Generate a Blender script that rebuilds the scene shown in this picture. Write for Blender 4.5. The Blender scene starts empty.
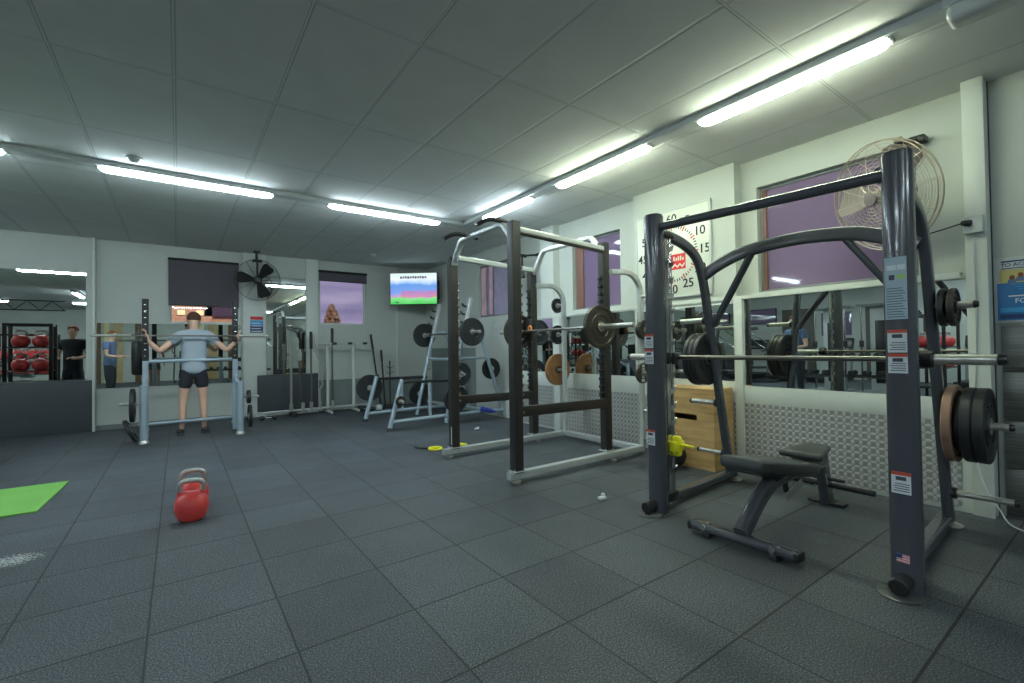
import bpy, bmesh, math, random
from mathutils import Vector, Matrix, Quaternion
random.seed(7)
C = bpy.context.scene.collection
S = bpy.context.scene
PI = math.pi
V = Vector

# ------------------------------------------------------------------ camera
F, YAW, PIT, ROL, H = 461.2, .62626, .01543, -.014206, 1.2
cy, sy, cp, sp, cr, sr = math.cos(YAW), math.sin(YAW), math.cos(PIT), math.sin(PIT), math.cos(ROL), math.sin(ROL)
fwd = V((sy*cp, cy*cp, sp)); rt0 = V((cy, -sy, 0)); up0 = rt0.cross(fwd)
rgt = cr*rt0 + sr*up0; upv = -sr*rt0 + cr*up0
cam = bpy.data.cameras.new('camera'); camo = bpy.data.objects.new('camera', cam); C.objects.link(camo)
cam.sensor_width = 36; cam.lens = F/1024*36; cam.clip_start = .05; cam.clip_end = 400
camo.matrix_world = Matrix(((rgt.x, upv.x, -fwd.x, 0), (rgt.y, upv.y, -fwd.y, 0), (rgt.z, upv.z, -fwd.z, H), (0, 0, 0, 1)))
S.camera = camo
S.view_settings.view_transform = 'Standard'; S.view_settings.look = 'None'
S.view_settings.gamma = 1; S.view_settings.use_curve_mapping = False; S.view_settings.exposure = 0

# ------------------------------------------------------------------ materials
def lin(c):
    return tuple((x/255/12.92 if x/255 <= .04045 else ((x/255+.055)/1.055)**2.4) for x in c)
MATS = {}
def mat(name, col=(128,128,128), rough=.5, metal=0, emit=None, estr=1, noise=0, nscale=20, bump=0, bscale=200, spec=None, coat=0):
    m = bpy.data.materials.new(name); m.use_nodes = True; MATS[name] = m
    n = m.node_tree.nodes; l = m.node_tree.links; b = n['Principled BSDF']
    c = lin(col)
    b.inputs['Base Color'].default_value = (*c, 1); b.inputs['Roughness'].default_value = rough; b.inputs['Metallic'].default_value = metal
    if spec is not None: b.inputs['Specular IOR Level'].default_value = spec
    if coat: b.inputs['Coat Weight'].default_value = coat; b.inputs['Coat Roughness'].default_value = .08
    if emit is not None:
        b.inputs['Emission Color'].default_value = (*lin(emit), 1); b.inputs['Emission Strength'].default_value = estr
    tc = n.new('ShaderNodeTexCoord')
    if noise:
        t = n.new('ShaderNodeTexNoise'); t.inputs['Scale'].default_value = nscale; t.inputs['Detail'].default_value = 5
        l.new(tc.outputs['Object'], t.inputs['Vector'])
        r = n.new('ShaderNodeValToRGB'); r.color_ramp.elements[0].position = .3; r.color_ramp.elements[1].position = .7
        r.color_ramp.elements[0].color = (*[x*(1-noise) for x in c], 1); r.color_ramp.elements[1].color = (*[min(1, x*(1+noise)) for x in c], 1)
        l.new(t.outputs['Fac'], r.inputs['Fac']); l.new(r.outputs['Color'], b.inputs['Base Color'])
    if bump:
        t = n.new('ShaderNodeTexNoise'); t.inputs['Scale'].default_value = bscale; t.inputs['Detail'].default_value = 2
        l.new(tc.outputs['Object'], t.inputs['Vector'])
        bp = n.new('ShaderNodeBump'); bp.inputs['Strength'].default_value = bump; bp.inputs['Distance'].default_value = .004
        l.new(t.outputs['Fac'], bp.inputs['Height']); l.new(bp.outputs['Normal'], b.inputs['Normal'])
    return m

class NT:
    """little helper for node maths"""
    def __init__(s, m): s.m = m; s.n = m.node_tree.nodes; s.l = m.node_tree.links; s.b = s.n['Principled BSDF']
    def obj(s):
        t = s.n.new('ShaderNodeTexCoord'); x = s.n.new('ShaderNodeSeparateXYZ'); s.l.new(t.outputs['Object'], x.inputs[0])
        return t.outputs['Object'], x.outputs[0], x.outputs[1], x.outputs[2]
    def ma(s, op, a, b=None, c=None):
        k = s.n.new('ShaderNodeMath'); k.operation = op
        for i, v in enumerate((a, b, c)):
            if v is None: continue
            if isinstance(v, (int, float)): k.inputs[i].default_value = v
            else: s.l.new(v, k.inputs[i])
        return k.outputs[0]
    def noise(s, vec, scale, detail=3, rough=.5):
        t = s.n.new('ShaderNodeTexNoise'); t.inputs['Scale'].default_value = scale; t.inputs['Detail'].default_value = detail
        t.inputs['Roughness'].default_value = rough; s.l.new(vec, t.inputs['Vector']); return t.outputs['Fac']
    def ramp(s, fac, pts, interp='LINEAR'):
        r = s.n.new('ShaderNodeValToRGB'); e = r.color_ramp; e.interpolation = interp
        while len(e.elements) < len(pts): e.elements.new(.5)
        for q, (p, c) in zip(e.elements, pts): q.position = p; q.color = (*c, 1)
        s.l.new(fac, r.inputs['Fac']); return r.outputs['Color']
    def mix(s, fac, a, b, mode='MIX'):
        k = s.n.new('ShaderNodeMix'); k.data_type = 'RGBA'; k.blend_type = mode
        for i, v in ((0, fac), (6, a), (7, b)):
            if isinstance(v, (int, float)): k.inputs[i].default_value = v
            elif isinstance(v, tuple): k.inputs[i].default_value = (*v, 1)
            else: s.l.new(v, k.inputs[i])
        return k.outputs[2]
    def bump(s, h, strength, dist):
        k = s.n.new('ShaderNodeBump'); k.inputs['Strength'].default_value = strength; k.inputs['Distance'].default_value = dist
        s.l.new(h, k.inputs['Height']); s.l.new(k.outputs[0], s.b.inputs['Normal'])
    def line(s, v, off, step, half):
        """1 on the grid lines v = off + k*step"""
        f = s.ma('FRACT', s.ma('ADD', s.ma('DIVIDE', s.ma('SUBTRACT', v, off), step), .5))
        d = s.ma('MULTIPLY', s.ma('ABSOLUTE', s.ma('SUBTRACT', f, .5)), step)
        k = s.n.new('ShaderNodeMapRange'); k.inputs['From Min'].default_value = half*.5; k.inputs['From Max'].default_value = half
        k.inputs['To Min'].default_value = 1; k.inputs['To Max'].default_value = 0; s.l.new(d, k.inputs['Value']); return k.outputs[0]

# floor: rubber mats
m = mat('rubber_mats', rough=.62); t = NT(m); vec, X, Y, Z = t.obj()
g = t.ma('MAXIMUM', t.line(X, -.11, .496, .0055), t.line(Y, .01, .502, .007))
ix = t.ma('FLOOR', t.ma('DIVIDE', t.ma('ADD', X, .11), .496)); iy = t.ma('FLOOR', t.ma('DIVIDE', t.ma('SUBTRACT', Y, .01), .502))
cv = t.n.new('ShaderNodeCombineXYZ'); t.l.new(ix, cv.inputs[0]); t.l.new(iy, cv.inputs[1])
wn = t.n.new('ShaderNodeTexWhiteNoise'); t.l.new(cv.outputs[0], wn.inputs['Vector'])
base = t.ramp(wn.outputs['Value'], [(0, lin((51,55,59))), (1, lin((60,65,69)))])
sp1 = t.ramp(t.noise(vec, 140, 2, .8), [(.34, (.5,.5,.5)), (.50, (1,1,1)), (.62, (3.6,3.6,3.6))])
base = t.mix(1, base, sp1, 'MULTIPLY')
sm = t.ramp(t.noise(vec, 1.1, 5, .6), [(.3, (.78,.78,.77)), (.7, (1.22,1.22,1.2))])
base = t.mix(1, base, sm, 'MULTIPLY')
dust = t.ramp(t.noise(vec, 2.6, 8, .7), [(.62, (0,0,0)), (.80, (.25,.25,.25))])
base = t.mix(dust, base, lin((135,140,136)))
base = t.mix(t.ma('MULTIPLY', g, .9), base, lin((16,18,19)))
# chalk spill left of the camera
dx = t.ma('DIVIDE', t.ma('ADD', X, .80), .28); dy = t.ma('DIVIDE', t.ma('SUBTRACT', Y, 3.93), .22)
rr = t.ma('ADD', t.ma('MULTIPLY', dx, dx), t.ma('MULTIPLY', dy, dy))
ck = t.ma('MULTIPLY', t.ma('SUBTRACT', 1, t.ma('MINIMUM', rr, 1)), t.noise(vec, 70, 3))
ck = t.ramp(ck, [(.40, (0,0,0)), (.52, (1,1,1))])
base = t.mix(ck, base, lin((175,180,178)))
t.l.new(base, t.b.inputs['Base Color'])
hh = t.ma('SUBTRACT', t.ma('MULTIPLY', t.noise(vec, 260, 2), .35), g); t.bump(hh, .5, .003)
# ceiling tiles
m = mat('ceiling_tiles', rough=.9, spec=.2); t = NT(m); vec, X, Y, Z = t.obj()
g = t.ma('MAXIMUM', t.line(X, -.02, .6, .015), t.line(Y, 1.30, 1.22, .015)); g2 = t.ma('MAXIMUM', t.line(X, -.02, .6, .006), t.line(Y, 1.30, 1.22, .006))
base = t.ramp(t.noise(vec, 3, 3), [(.3, lin((214,217,214))), (.7, lin((221,224,221)))])
base = t.mix(g, base, lin((176,181,178))); base = t.mix(g2, base, lin((222,226,222)))
t.l.new(base, t.b.inputs['Base Color']); t.bump(g, .4, -.006)
# checker plate
m = mat('checker_plate', (150,152,148), rough=.42, metal=.45); t = NT(m); vec, X, Y, Z = t.obj()
def studs(o1, o2, sx, sz):
    a = t.ma('SUBTRACT', t.ma('FRACT', t.ma('ADD', t.ma('DIVIDE', t.ma('ADD', X, Y), .056), o1)), .5)
    b = t.ma('SUBTRACT', t.ma('FRACT', t.ma('ADD', t.ma('DIVIDE', Z, .056), o2)), .5)
    a = t.ma('DIVIDE', a, sx); b = t.ma('DIVIDE', b, sz)
    return t.ma('MAXIMUM', t.ma('SUBTRACT', 1, t.ma('ADD', t.ma('MULTIPLY', a, a), t.ma('MULTIPLY', b, b))), 0)
st = t.ma('MAXIMUM', studs(0, 0, .42, .24), studs(.5, .5, .24, .42))
t.l.new(t.ramp(st, [(0, lin((150,152,148))), (.2, lin((192,194,190)))]), t.b.inputs['Base Color']); t.bump(st, .6, .004)
# brushed steel wall panels
m = mat('steel_panel', (120,124,122), rough=.35, metal=.85); t = NT(m); vec, X, Y, Z = t.obj()
mp = t.n.new('ShaderNodeMapping'); mp.inputs['Scale'].default_value = (1, 1.5, 60); t.l.new(vec, mp.inputs['Vector'])
nz = t.noise(mp.outputs[0], 2, 4); t.l.new(t.ramp(nz, [(.3, lin((104,108,106))), (.7, lin((138,141,138)))]), t.b.inputs['Base Color'])
# plywood
m = mat('plywood', (190,150,95), rough=.5); t = NT(m); vec, X, Y, Z = t.obj()
mp = t.n.new('ShaderNodeMapping'); mp.inputs['Scale'].default_value = (1, 1.2, 7); t.l.new(vec, mp.inputs['Vector'])
nz = t.noise(mp.outputs[0], 2.2, 6, .6)
t.l.new(t.ramp(nz, [(.3, lin((160,128,80))), (.5, lin((194,158,102))), (.7, lin((214,180,124)))]), t.b.inputs['Base Color'])
# brick
m = mat('brick', rough=.9); t = NT(m); br = t.n.new('ShaderNodeTexBrick'); br.inputs['Scale'].default_value = 1.6
br.inputs['Color1'].default_value = (*lin((255,212,164)), 1); br.inputs['Color2'].default_value = (*lin((246,192,146)), 1); br.inputs['Mortar'].default_value = (*lin((214,180,158)), 1)
vec, X, Y, Z = t.obj(); cv = t.n.new('ShaderNodeCombineXYZ'); t.l.new(X, cv.inputs[0]); t.l.new(Z, cv.inputs[1]); t.l.new(cv.outputs[0], br.inputs['Vector'])
t.l.new(br.outputs['Color'], t.b.inputs['Base Color'])
# tinted window film
m = mat('window_film', (122,104,134), rough=.04, spec=.6)
mat('frosted_film', (168,160,184), rough=.15, noise=.1, nscale=6)
# clear glass
m = bpy.data.materials.new('glass'); m.use_nodes = True; MATS['glass'] = m; n = m.node_tree.nodes; l = m.node_tree.links; n.clear()
o = n.new('ShaderNodeOutputMaterial'); a = n.new('ShaderNodeBsdfTransparent'); a.inputs[0].default_value = (.93,.93,.97,1)
gl = n.new('ShaderNodeBsdfGlossy'); gl.inputs['Roughness'].default_value = .02; mx = n.new('ShaderNodeMixShader'); fr = n.new('ShaderNodeFresnel'); fr.inputs[0].default_value = 1.35
l.new(fr.outputs[0], mx.inputs[0]); l.new(a.outputs[0], mx.inputs[1]); l.new(gl.outputs[0], mx.inputs[2]); l.new(mx.outputs[0], o.inputs[0])
# screen picture
m = mat('screen_picture', (10,10,10), rough=.3); t = NT(m)
tc = t.n.new('ShaderNodeTexCoord'); sx = t.n.new('ShaderNodeSeparateXYZ'); t.l.new(tc.outputs['Object'], sx.inputs[0]); X, Z = sx.outputs[0], sx.outputs[2]
zz = t.ma('ADD', t.ma('DIVIDE', Z, .66), t.ma('MULTIPLY', t.ma('SUBTRACT', t.noise(tc.outputs['Object'], 4, 3), .5), .25))
pic = t.ramp(zz, [(0, lin((60,190,80))), (.18, lin((110,215,110))), (.26, lin((190,150,190))), (.36, lin((120,150,225))), (.6, lin((90,150,225))), (.72, lin((190,215,240))), (.82, lin((235,245,250))), (1, lin((215,240,235)))])
rx = t.ma('MULTIPLY', t.ma('GREATER_THAN', X, .25), t.ma('MULTIPLY', t.ma('LESS_THAN', Z, .28), t.ma('GREATER_THAN', Z, .14)))
pic = t.mix(t.ma('MULTIPLY', rx, t.ma('MULTIPLY', t.noise(tc.outputs['Object'], 14, 3), .8)), pic, lin((225,70,110)))
t.l.new(pic, t.b.inputs['Emission Color']); t.b.inputs['Emission Strength'].default_value = 1.0

mat('wall_paint', (188,194,186), rough=.75, noise=.03, nscale=2)
mat('white_trim', (204,210,202), rough=.55, noise=.02, nscale=3)
mat('pad_grey', (84,88,86), rough=.4, metal=.3)
mat('grey_paint', (122,130,128), rough=.6, noise=.03, nscale=3)
mat('dark_panel', (66,72,76), rough=.65, noise=.06, nscale=6)
mat('mirror', (222,228,224), rough=.0, metal=1)
mat('steel_grey_paint', (70,73,79), rough=.24, coat=.4)            # smith machine
mat('rack_brown', (46,44,42), rough=.42, noise=.06, nscale=15)       # power rack posts
mat('silver_paint', (190,196,196), rough=.32, metal=.35, noise=.04, nscale=10)
mat('blue_silver', (160,176,186), rough=.34, metal=.3)
mat('chrome', (200,202,200), rough=.16, metal=1)
mat('worn_chrome', (186,186,178), rough=.3, metal=.7, noise=.15, nscale=30)
mat('bar_steel', (128,124,118), rough=.33, metal=1)
mat('black_plastic', (26,27,28), rough=.4)
mat('black_rubber', (36,38,40), rough=.5, noise=.1, nscale=12)
mat('black_metal', (32,33,34), rough=.38)
mat('iron_plate', (66,62,56), rough=.4, metal=.35, noise=.15, nscale=15)
mat('brown_plate', (146,104,66), rough=.55, metal=.15, noise=.15, nscale=14)
mat('rust_plate', (142,112,92), rough=.6, metal=.1, noise=.25, nscale=9)
mat('vinyl', (52,56,56), rough=.36, bump=.15, bscale=300)
mat('lamp_tube', (255,255,255), emit=(226,246,255), estr=60)
mat('lamp_tube_warm', (255,255,255), emit=(238,250,222), estr=58)
mat('lamp_housing', (190,196,194), rough=.4)
mat('lamp_prismatic', (205,210,206), rough=.15)
mat('red_vinyl', (216,72,70), rough=.32, noise=.06, nscale=8)
mat('red_rubber', (205,60,55), rough=.45)
mat('green_mat', (116,176,80), rough=.7, bump=.3, bscale=150, noise=.05, nscale=4)
mat('yellow', (238,232,40), rough=.4)
mat('orange', (226,140,50), rough=.5)
mat('blue_paint', (52,72,170), rough=.4)
mat('label_white', (205,212,214), rough=.5)
mat('label_blue', (158,178,188), rough=.4)
mat('label_red', (190,70,50), rough=.5)
mat('ink', (60,66,72), rough=.6)
mat('ink_black', (28,28,30), rough=.6)
mat('ink_red', (215,50,45), rough=.5)
mat('green_ink', (150,190,90), rough=.5)
mat('board_white', (214,218,206), rough=.3)
mat('poster_white', (200,210,212), rough=.35)
mat('poster_blue', (30,110,170), rough=.35)
mat('poster_navy', (30,56,110), rough=.35)
mat('poster_cyan', (50,150,205), rough=.35)
mat('poster_yellow', (190,180,110), rough=.4)
mat('skin', (214,172,148), rough=.55)
mat('skin_dark', (120,80,60), rough=.55)
mat('hair_brown', (80,56,40), rough=.8)
mat('hair_red', (132,76,48), rough=.8)
mat('shirt_grey', (166,178,188), rough=.85)
mat('shirt_black', (38,42,46), rough=.85)
mat('shirt_white', (205,208,210), rough=.85)
mat('shirt_blue', (96,116,150), rough=.85)
mat('shorts', (38,42,50), rough=.8)
mat('shoe', (56,56,60), rough=.6)
mat('eye_white', (225,225,225), rough=.3)
mat('blind', (84,80,86), rough=.8, noise=.03, nscale=3)
mat('frame_brown', (128,90,78), rough=.5)
mat('curtain', (206,172,178), rough=.8, noise=.2, nscale=5)
mat('roof_purple', (96,84,104), rough=.9)
mat('lit_window', (240,200,140), emit=(250,214,150), estr=1.1)
mat('leaf', (150,124,96), rough=.9, noise=.3, nscale=4)
mat('bark', (80,64,50), rough=.9)
mat('ground', (90,84,84), rough=.9, noise=.1, nscale=1)
mat('fan_wire', (176,164,146), rough=.35, metal=.6)
mat('fan_blade', (118,110,108), rough=.4, metal=.2)
mat('door_panel', (96,92,84), rough=.5)

# ------------------------------------------------------------------ mesh builder
def frame_for(d, up=V((0,0,1))):
    d = d.normalized(); u = up - d*up.dot(d)
    if u.length < 1e-4: u = V((0,1,0)) - d*d.y
    if u.length < 1e-4: u = V((1,0,0))
    u.normalize(); return d.cross(u).normalized(), u
class MB:
    def __init__(s): s.v = []; s.f = []; s.mi = []
    def add(s, vs, fs, mi=0):
        o = len(s.v); s.v += [V(x) for x in vs]; s.f += [[i+o for i in f] for f in fs]; s.mi += [mi]*len(fs)
    def bm(s, b, mi=0):
        b.verts.index_update(); s.add([v.co.copy() for v in b.verts], [[v.index for v in f.verts] for f in b.faces], mi); b.free()
    def box(s, c, d, rot=None, bev=0, mi=0, seg=2):
        b = bmesh.new(); bmesh.ops.create_cube(b, size=1)
        bmesh.ops.scale(b, vec=d, verts=b.verts)
        if bev: bmesh.ops.bevel(b, geom=b.edges[:], offset=bev, segments=seg, affect='EDGES', profile=.5)
        if rot is not None: bmesh.ops.transform(b, matrix=rot.to_4x4(), verts=b.verts)
        bmesh.ops.translate(b, vec=c, verts=b.verts); s.bm(b, mi); return s
    def bx(s, x0, x1, y0, y1, z0, z1, bev=0, mi=0):
        return s.box(((x0+x1)/2, (y0+y1)/2, (z0+z1)/2), (abs(x1-x0), abs(y1-y0), abs(z1-z0)), bev=bev, mi=mi)
    def sweep(s, path, prof, up=V((0,0,1)), closed=False, mi=0, caps=True, scale=None):
        path = [V(p) for p in path]; n = len(path); k = len(prof); vs = []; U = None
        for i, p in enumerate(path):
            if closed: d = path[(i+1) % n] - path[i-1]
            else: d = (path[min(i+1, n-1)] - path[max(i-1, 0)])
            if i in (0, n-1) or closed: q = 1
            else:
                a = (path[i]-path[i-1]).normalized(); b = (path[i+1]-path[i]).normalized(); d = a+b; q = 1
            d.normalize()
            if U is None: R_, U = frame_for(d, up)
            else:
                U = U - d*U.dot(d); U.normalize(); R_ = d.cross(U).normalized()
            sc = scale[i] if scale else 1
            for (a, b) in prof: vs.append(p + R_*a*sc + U*b*sc)
        fs = []
        for i in range(n if closed else n-1):
            j = (i+1) % n
            for q in range(k):
                r = (q+1) % k; fs.append([i*k+q, i*k+r, j*k+r, j*k+q])
        if caps and not closed:
            fs.append(list(range(k))[::-1]); fs.append([(n-1)*k+q for q in range(k)])
        s.add(vs, fs, mi); return s
    def tube(s, path, r, n=12, closed=False, mi=0, up=V((0,0,1)), scale=None):
        return s.sweep(path, [(r*math.cos(2*PI*i/n), r*math.sin(2*PI*i/n)) for i in range(n)], up, closed, mi, True, scale)
    def rect(s, path, w, h, r=.008, up=V((0,0,1)), mi=0, closed=False):
        pf = []
        r = min(r, w/2*.98, h/2*.98)
        for (cx, cz, a0) in ((w/2-r, h/2-r, 0), (-w/2+r, h/2-r, 90), (-w/2+r, -h/2+r, 180), (w/2-r, -h/2+r, 270)):
            for q in (0, 30, 60, 90):
                a = math.radians(a0+q); pf.append((cx+r*math.cos(a), cz+r*math.sin(a)))
        return s.sweep(path, pf, up, closed, mi)
    def lathe(s, prof, o, ax, n=32, mi=0, closed=False):
        """prof: (radius, height along axis)"""
        o = V(o); ax = V(ax).normalized(); A, B = frame_for(ax); vs = []; k = len(prof)
        for i in range(n):
            a = 2*PI*i/n; d = A*math.cos(a) + B*math.sin(a)
            for (r, h) in prof: vs.append(o + ax*h + d*r)
        fs = []
        for i in range(n):
            j = (i+1) % n
            for q in range(k if closed else k-1):
                w = (q+1) % k
                fs.append([i*k+q, j*k+q, j*k+w, i*k+w])
        s.add(vs, fs, mi); return s
    def cyl(s, p0, p1, r, r1=None, n=16, mi=0):
        p0 = V(p0); p1 = V(p1); L = (p1-p0).length; r1 = r if r1 is None else r1
        c = min(r, L)*.12
        return s.lathe([(0, 0), (r-c, 0), (r, c), (r1, L-c), (r1-c, L), (0, L)], p0, p1-p0, n, mi)
    def torus(s, c, ax, R, r, n=40, k=6, mi=0):
        return s.lathe([(R+r*math.cos(2*PI*i/k), r*math.sin(2*PI*i/k)) for i in range(k)], c, ax, n, mi, True)
    def ball(s, c, r, n=16, mi=0, rot=None):
        b = bmesh.new(); bmesh.ops.create_uvsphere(b, u_segments=n, v_segments=max(6, n*2//3), radius=1)
        bmesh.ops.scale(b, vec=r if isinstance(r, (tuple, list)) else (r, r, r), verts=b.verts)
        if rot is not None: bmesh.ops.transform(b, matrix=rot.to_4x4(), verts=b.verts)
        bmesh.ops.translate(b, vec=c, verts=b.verts); s.bm(b, mi); return s
    def prism(s, poly, o, u, v, th, mi=0):
        o = V(o); u = V(u).normalized(); v = V(v).normalized(); w = u.cross(v)*th; n = len(poly)
        vs = [o+u*a+v*b for a, b in poly] + [o+u*a+v*b+w for a, b in poly]
        s.add(vs, [list(range(n))[::-1], list(range(n, 2*n))] + [[i, (i+1) % n, n+(i+1) % n, n+i] for i in range(n)], mi); return s
    def build(s, name, mats, parent=None, loc=(0,0,0), ang=38):
        """vertices are in the parent's frame (or in the world minus loc at top level)"""
        me = bpy.data.meshes.new(name); L = V(loc)
        me.from_pydata([v-L for v in s.v], [], s.f)
        if isinstance(mats, str): mats = [mats]
        for x in mats: me.materials.append(MATS[x])
        me.polygons.foreach_set('material_index', s.mi)
        b = bmesh.new(); b.from_mesh(me); bmesh.ops.recalc_face_normals(b, faces=b.faces); b.to_mesh(me); b.free()
        me.polygons.foreach_set('use_smooth', [True]*len(me.polygons)); me.set_sharp_from_angle(angle=math.radians(ang))
        o = bpy.data.objects.new(name, me); C.objects.link(o); o.location = L
        if parent is not None: o.parent = parent; o.location = (0,0,0) if loc == (0,0,0) else L
        return o
def arc(c, r, a0, a1, u, v, n=8):
    c = V(c); u = V(u); v = V(v)
    return [c + u*r*math.cos(math.radians(a0+(a1-a0)*i/n)) + v*r*math.sin(math.radians(a0+(a1-a0)*i/n)) for i in range(n+1)]
def smooth_path(pts, n=6):
    """Catmull-Rom through pts"""
    P = [V(p) for p in pts]; P = [P[0]*2-P[1]] + P + [P[-1]*2-P[-2]]; out = []
    for i in range(1, len(P)-2):
        for j in range(n):
            t = j/n; a, b, c, d = P[i-1:i+3]
            out.append(.5*((2*b) + (c-a)*t + (2*a-5*b+4*c-d)*t*t + (3*b-a-3*c+d)*t**3))
    out.append(P[-2]); return out

def tag(o, label, cat, group=None, kind=None):
    o['label'] = label; o['category'] = cat
    if group: o['group'] = group
    if kind: o['kind'] = kind
    return o
def thing(name, loc, label, cat, rz=0, group=None):
    o = bpy.data.objects.new(name, None); C.objects.link(o); o.location = loc; o.rotation_euler = (0,0,rz); o.empty_display_size = .1
    return tag(o, label, cat, group)
def struct(name, mb, mats, loc=(0,0,0)):
    o = mb.build(name, mats, None, loc); o['kind'] = 'structure'; return o
def kids(o): return [c for c in bpy.data.objects if c.parent == o]
def copy_tree(o, parent=None):
    c = o.copy(); C.objects.link(c); c.parent = parent
    for ch in kids(o): copy_tree(ch, c)
    return c
class W:
    """part builder under a thing, geometry given in world coordinates (thing has no rotation)"""
    def __init__(s, t): s.t = t; s.o = t.location.copy()
    def part(s, name, mb, mats, label=None, parent=None):
        mb.v = [v - s.o for v in mb.v]
        o = mb.build(name, mats, parent or s.t)
        if label: o['label'] = label
        return o
FONT = None
def text_mb(mb, txt, size, o, u, v, mi=0, th=.002, align='CENTER'):
    cu = bpy.data.curves.new('t', 'FONT'); cu.body = txt; cu.size = size; cu.align_x = align; cu.align_y = 'CENTER'; cu.resolution_u = 3; cu.extrude = th/2; cu.offset = size*.012
    ob = bpy.data.objects.new('t', cu); C.objects.link(ob); dg = bpy.context.evaluated_depsgraph_get(); dg.update()
    me = bpy.data.meshes.new_from_object(ob.evaluated_get(dg)); u = V(u).normalized(); v = V(v).normalized(); w = u.cross(v)
    mb.add([V(o)+u*q.co.x+v*q.co.y+w*q.co.z for q in me.vertices], [list(p.vertices) for p in me.polygons], mi)
    bpy.data.objects.remove(ob); bpy.data.curves.remove(cu); bpy.data.meshes.remove(me)

# ------------------------------------------------------------------ the room
CE = 3.03; XL, XR, YF, YB = -9.5, 4.62, -6.0, 9.75
struct('floor', MB().bx(XL-.2, XR+.3, YF-.2, YB+.2, -.1, 0), 'rubber_mats')
struct('ceiling', MB().bx(XL-.2, XR+.3, YF-.2, YB+.2, CE, CE+.1), 'ceiling_tiles')
def wall_with_holes(axis, p0, p1, a0, a1, holes):
    """a slab on an axis plane (thickness p0..p1), along the other axis a0..a1, with rectangular holes (b0,b1,z0,z1)"""
    mb = MB(); cuts = sorted(set([a0, a1] + [h[0] for h in holes] + [h[1] for h in holes]))
    def put(b0, b1, z0, z1):
        if axis == 'x': mb.bx(p0, p1, b0, b1, z0, z1)
        else: mb.bx(b0, b1, p0, p1, z0, z1)
    for b0, b1 in zip(cuts, cuts[1:]):
        h = [q for q in holes if q[0] <= b0+1e-6 and q[1] >= b1-1e-6]
        if h: put(b0, b1, 0, h[0][2]); put(b0, b1, h[0][3], CE)
        else: put(b0, b1, 0, CE)
    return mb
struct('wall_back', wall_with_holes('y', YB, YB+.2, XL-.2, XR+.3, [(-.127, .885, 1.72, 2.82), (2.29, 3.24, 1.74, 2.83)]), 'wall_paint')
W4 = (1.03, 2.24, 1.72, 2.75); W2 = (3.98, 4.87, 1.74, 2.73); W3R = (6.42, 7.44, 1.79, 2.76)
struct('wall_right', wall_with_holes('x', XR, XR+.2, YF-.2, YB, [W4, W2, W3R]), 'wall_paint')
struct('wall_left', MB().bx(XL-.2, XL, YF, YB, 0, CE), 'wall_paint')
struct('wall_front', MB().bx(XL, XR, YF-.2, YF, 0, CE), 'wall_paint')
# right wall: pilasters and the thicker lower wall below the windows
struct('trim_1', MB().bx(4.5, XR, 2.40, 3.66, 1.66, CE), 'wall_paint')
struct('trim_2', MB().bx(4.5, XR, .745, 6.1, 0, 1.66), 'white_trim')
struct('trim_3', MB().bx(4.47, XR, .635, .745, 0, CE, bev=.004), 'white_trim')
struct('trim_4', MB().bx(4.47, 4.5, 2.335, 2.415, 0, 1.66, bev=.003), 'white_trim')
struct('trim_5', MB().bx(4.44, 4.5, 4.98, 5.12, 0, 1.66, bev=.003), 'white_trim')
struct('trim_6', MB().bx(4.5, XR, 5.15, 5.45, 1.66, CE), 'white_trim')
struct('trim_7', MB().bx(4.485, 4.51, .78, 6.1, 1.655, 1.69).bx(4.485, 4.60, .78, 2.24, 1.69, 1.70), 'white_trim')
struct('trim_8', MB().bx(4.485, 4.50, .78, 2.335, .635, .80, bev=.003).bx(4.485, 4.50, 2.415, 4.98, .635, .84, bev=.003).bx(4.485, 4.50, 5.12, 6.1, .635, .84, bev=.003), 'white_trim')
struct('trim_9', MB().bx(4.60, XR, .630, .636, 0, CE), 'dark_panel')
# back wall pilasters
struct('trim_10', MB().bx(-1.09, -1.055, 9.64, YB, 0, CE, bev=.004), 'white_trim')
struct('trim_11', MB().bx(.955, 1.33, 9.69, YB, 0, CE, bev=.003), 'white_trim')
struct('trim_12', MB().bx(2.04, 2.26, 9.70, YB, 0, CE, bev=.003), 'white_trim')
struct('trim_13', MB().bx(3.9, 3.94, 9.735, YB, .64, CE), 'white_trim')
struct('trim_14', MB().bx(XL, -1.09, 9.70, YB, 2.47, CE).bx(-1.165, -1.09, 9.70, YB, .80, 2.47), 'wall_paint')
struct('baseboard_back', MB().bx(-1.05, .95, 9.735, YB, 0, .08).bx(2.26, XR, 9.735, YB, 0, .06), 'grey_paint')
struct('trim_15', MB().bx(2.26, XR, 9.74, YB, .06, .62), 'grey_paint')
# panels fixed to the walls
def panel(name, mb, m, label, cat, group=None): return tag(mb.build(name, m), label, cat, group)
panel('wall_panel', MB().bx(4.488, 4.4995, .80, 2.335, .03, .635), 'checker_plate', 'studded metal sheet along the wall under the big mirror behind the bench', 'wall panel')
panel('wall_panel', MB().bx(4.488, 4.4995, 2.42, 4.975, .03, .635), 'checker_plate', 'studded metal sheet behind the black power rack and wooden box', 'wall panel')
panel('wall_panel', MB().bx(4.488, 4.4995, 5.125, 6.09, .03, .635), 'checker_plate', 'far studded metal sheet on the wall beyond the white post', 'wall panel')
panel('wall_panel', MB().bx(XL+.5, -1.095, 9.70, 9.745, 0, .80, bev=.004), 'dark_panel', 'wide dark grey panel under the far left mirror', 'wall panel')
panel('wall_panel', MB().bx(1.18, 2.24, 9.655, 9.685, .09, .77, bev=.003), 'dark_panel', 'dark square panel behind the upright bars under the tall narrow mirror', 'wall panel')
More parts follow.
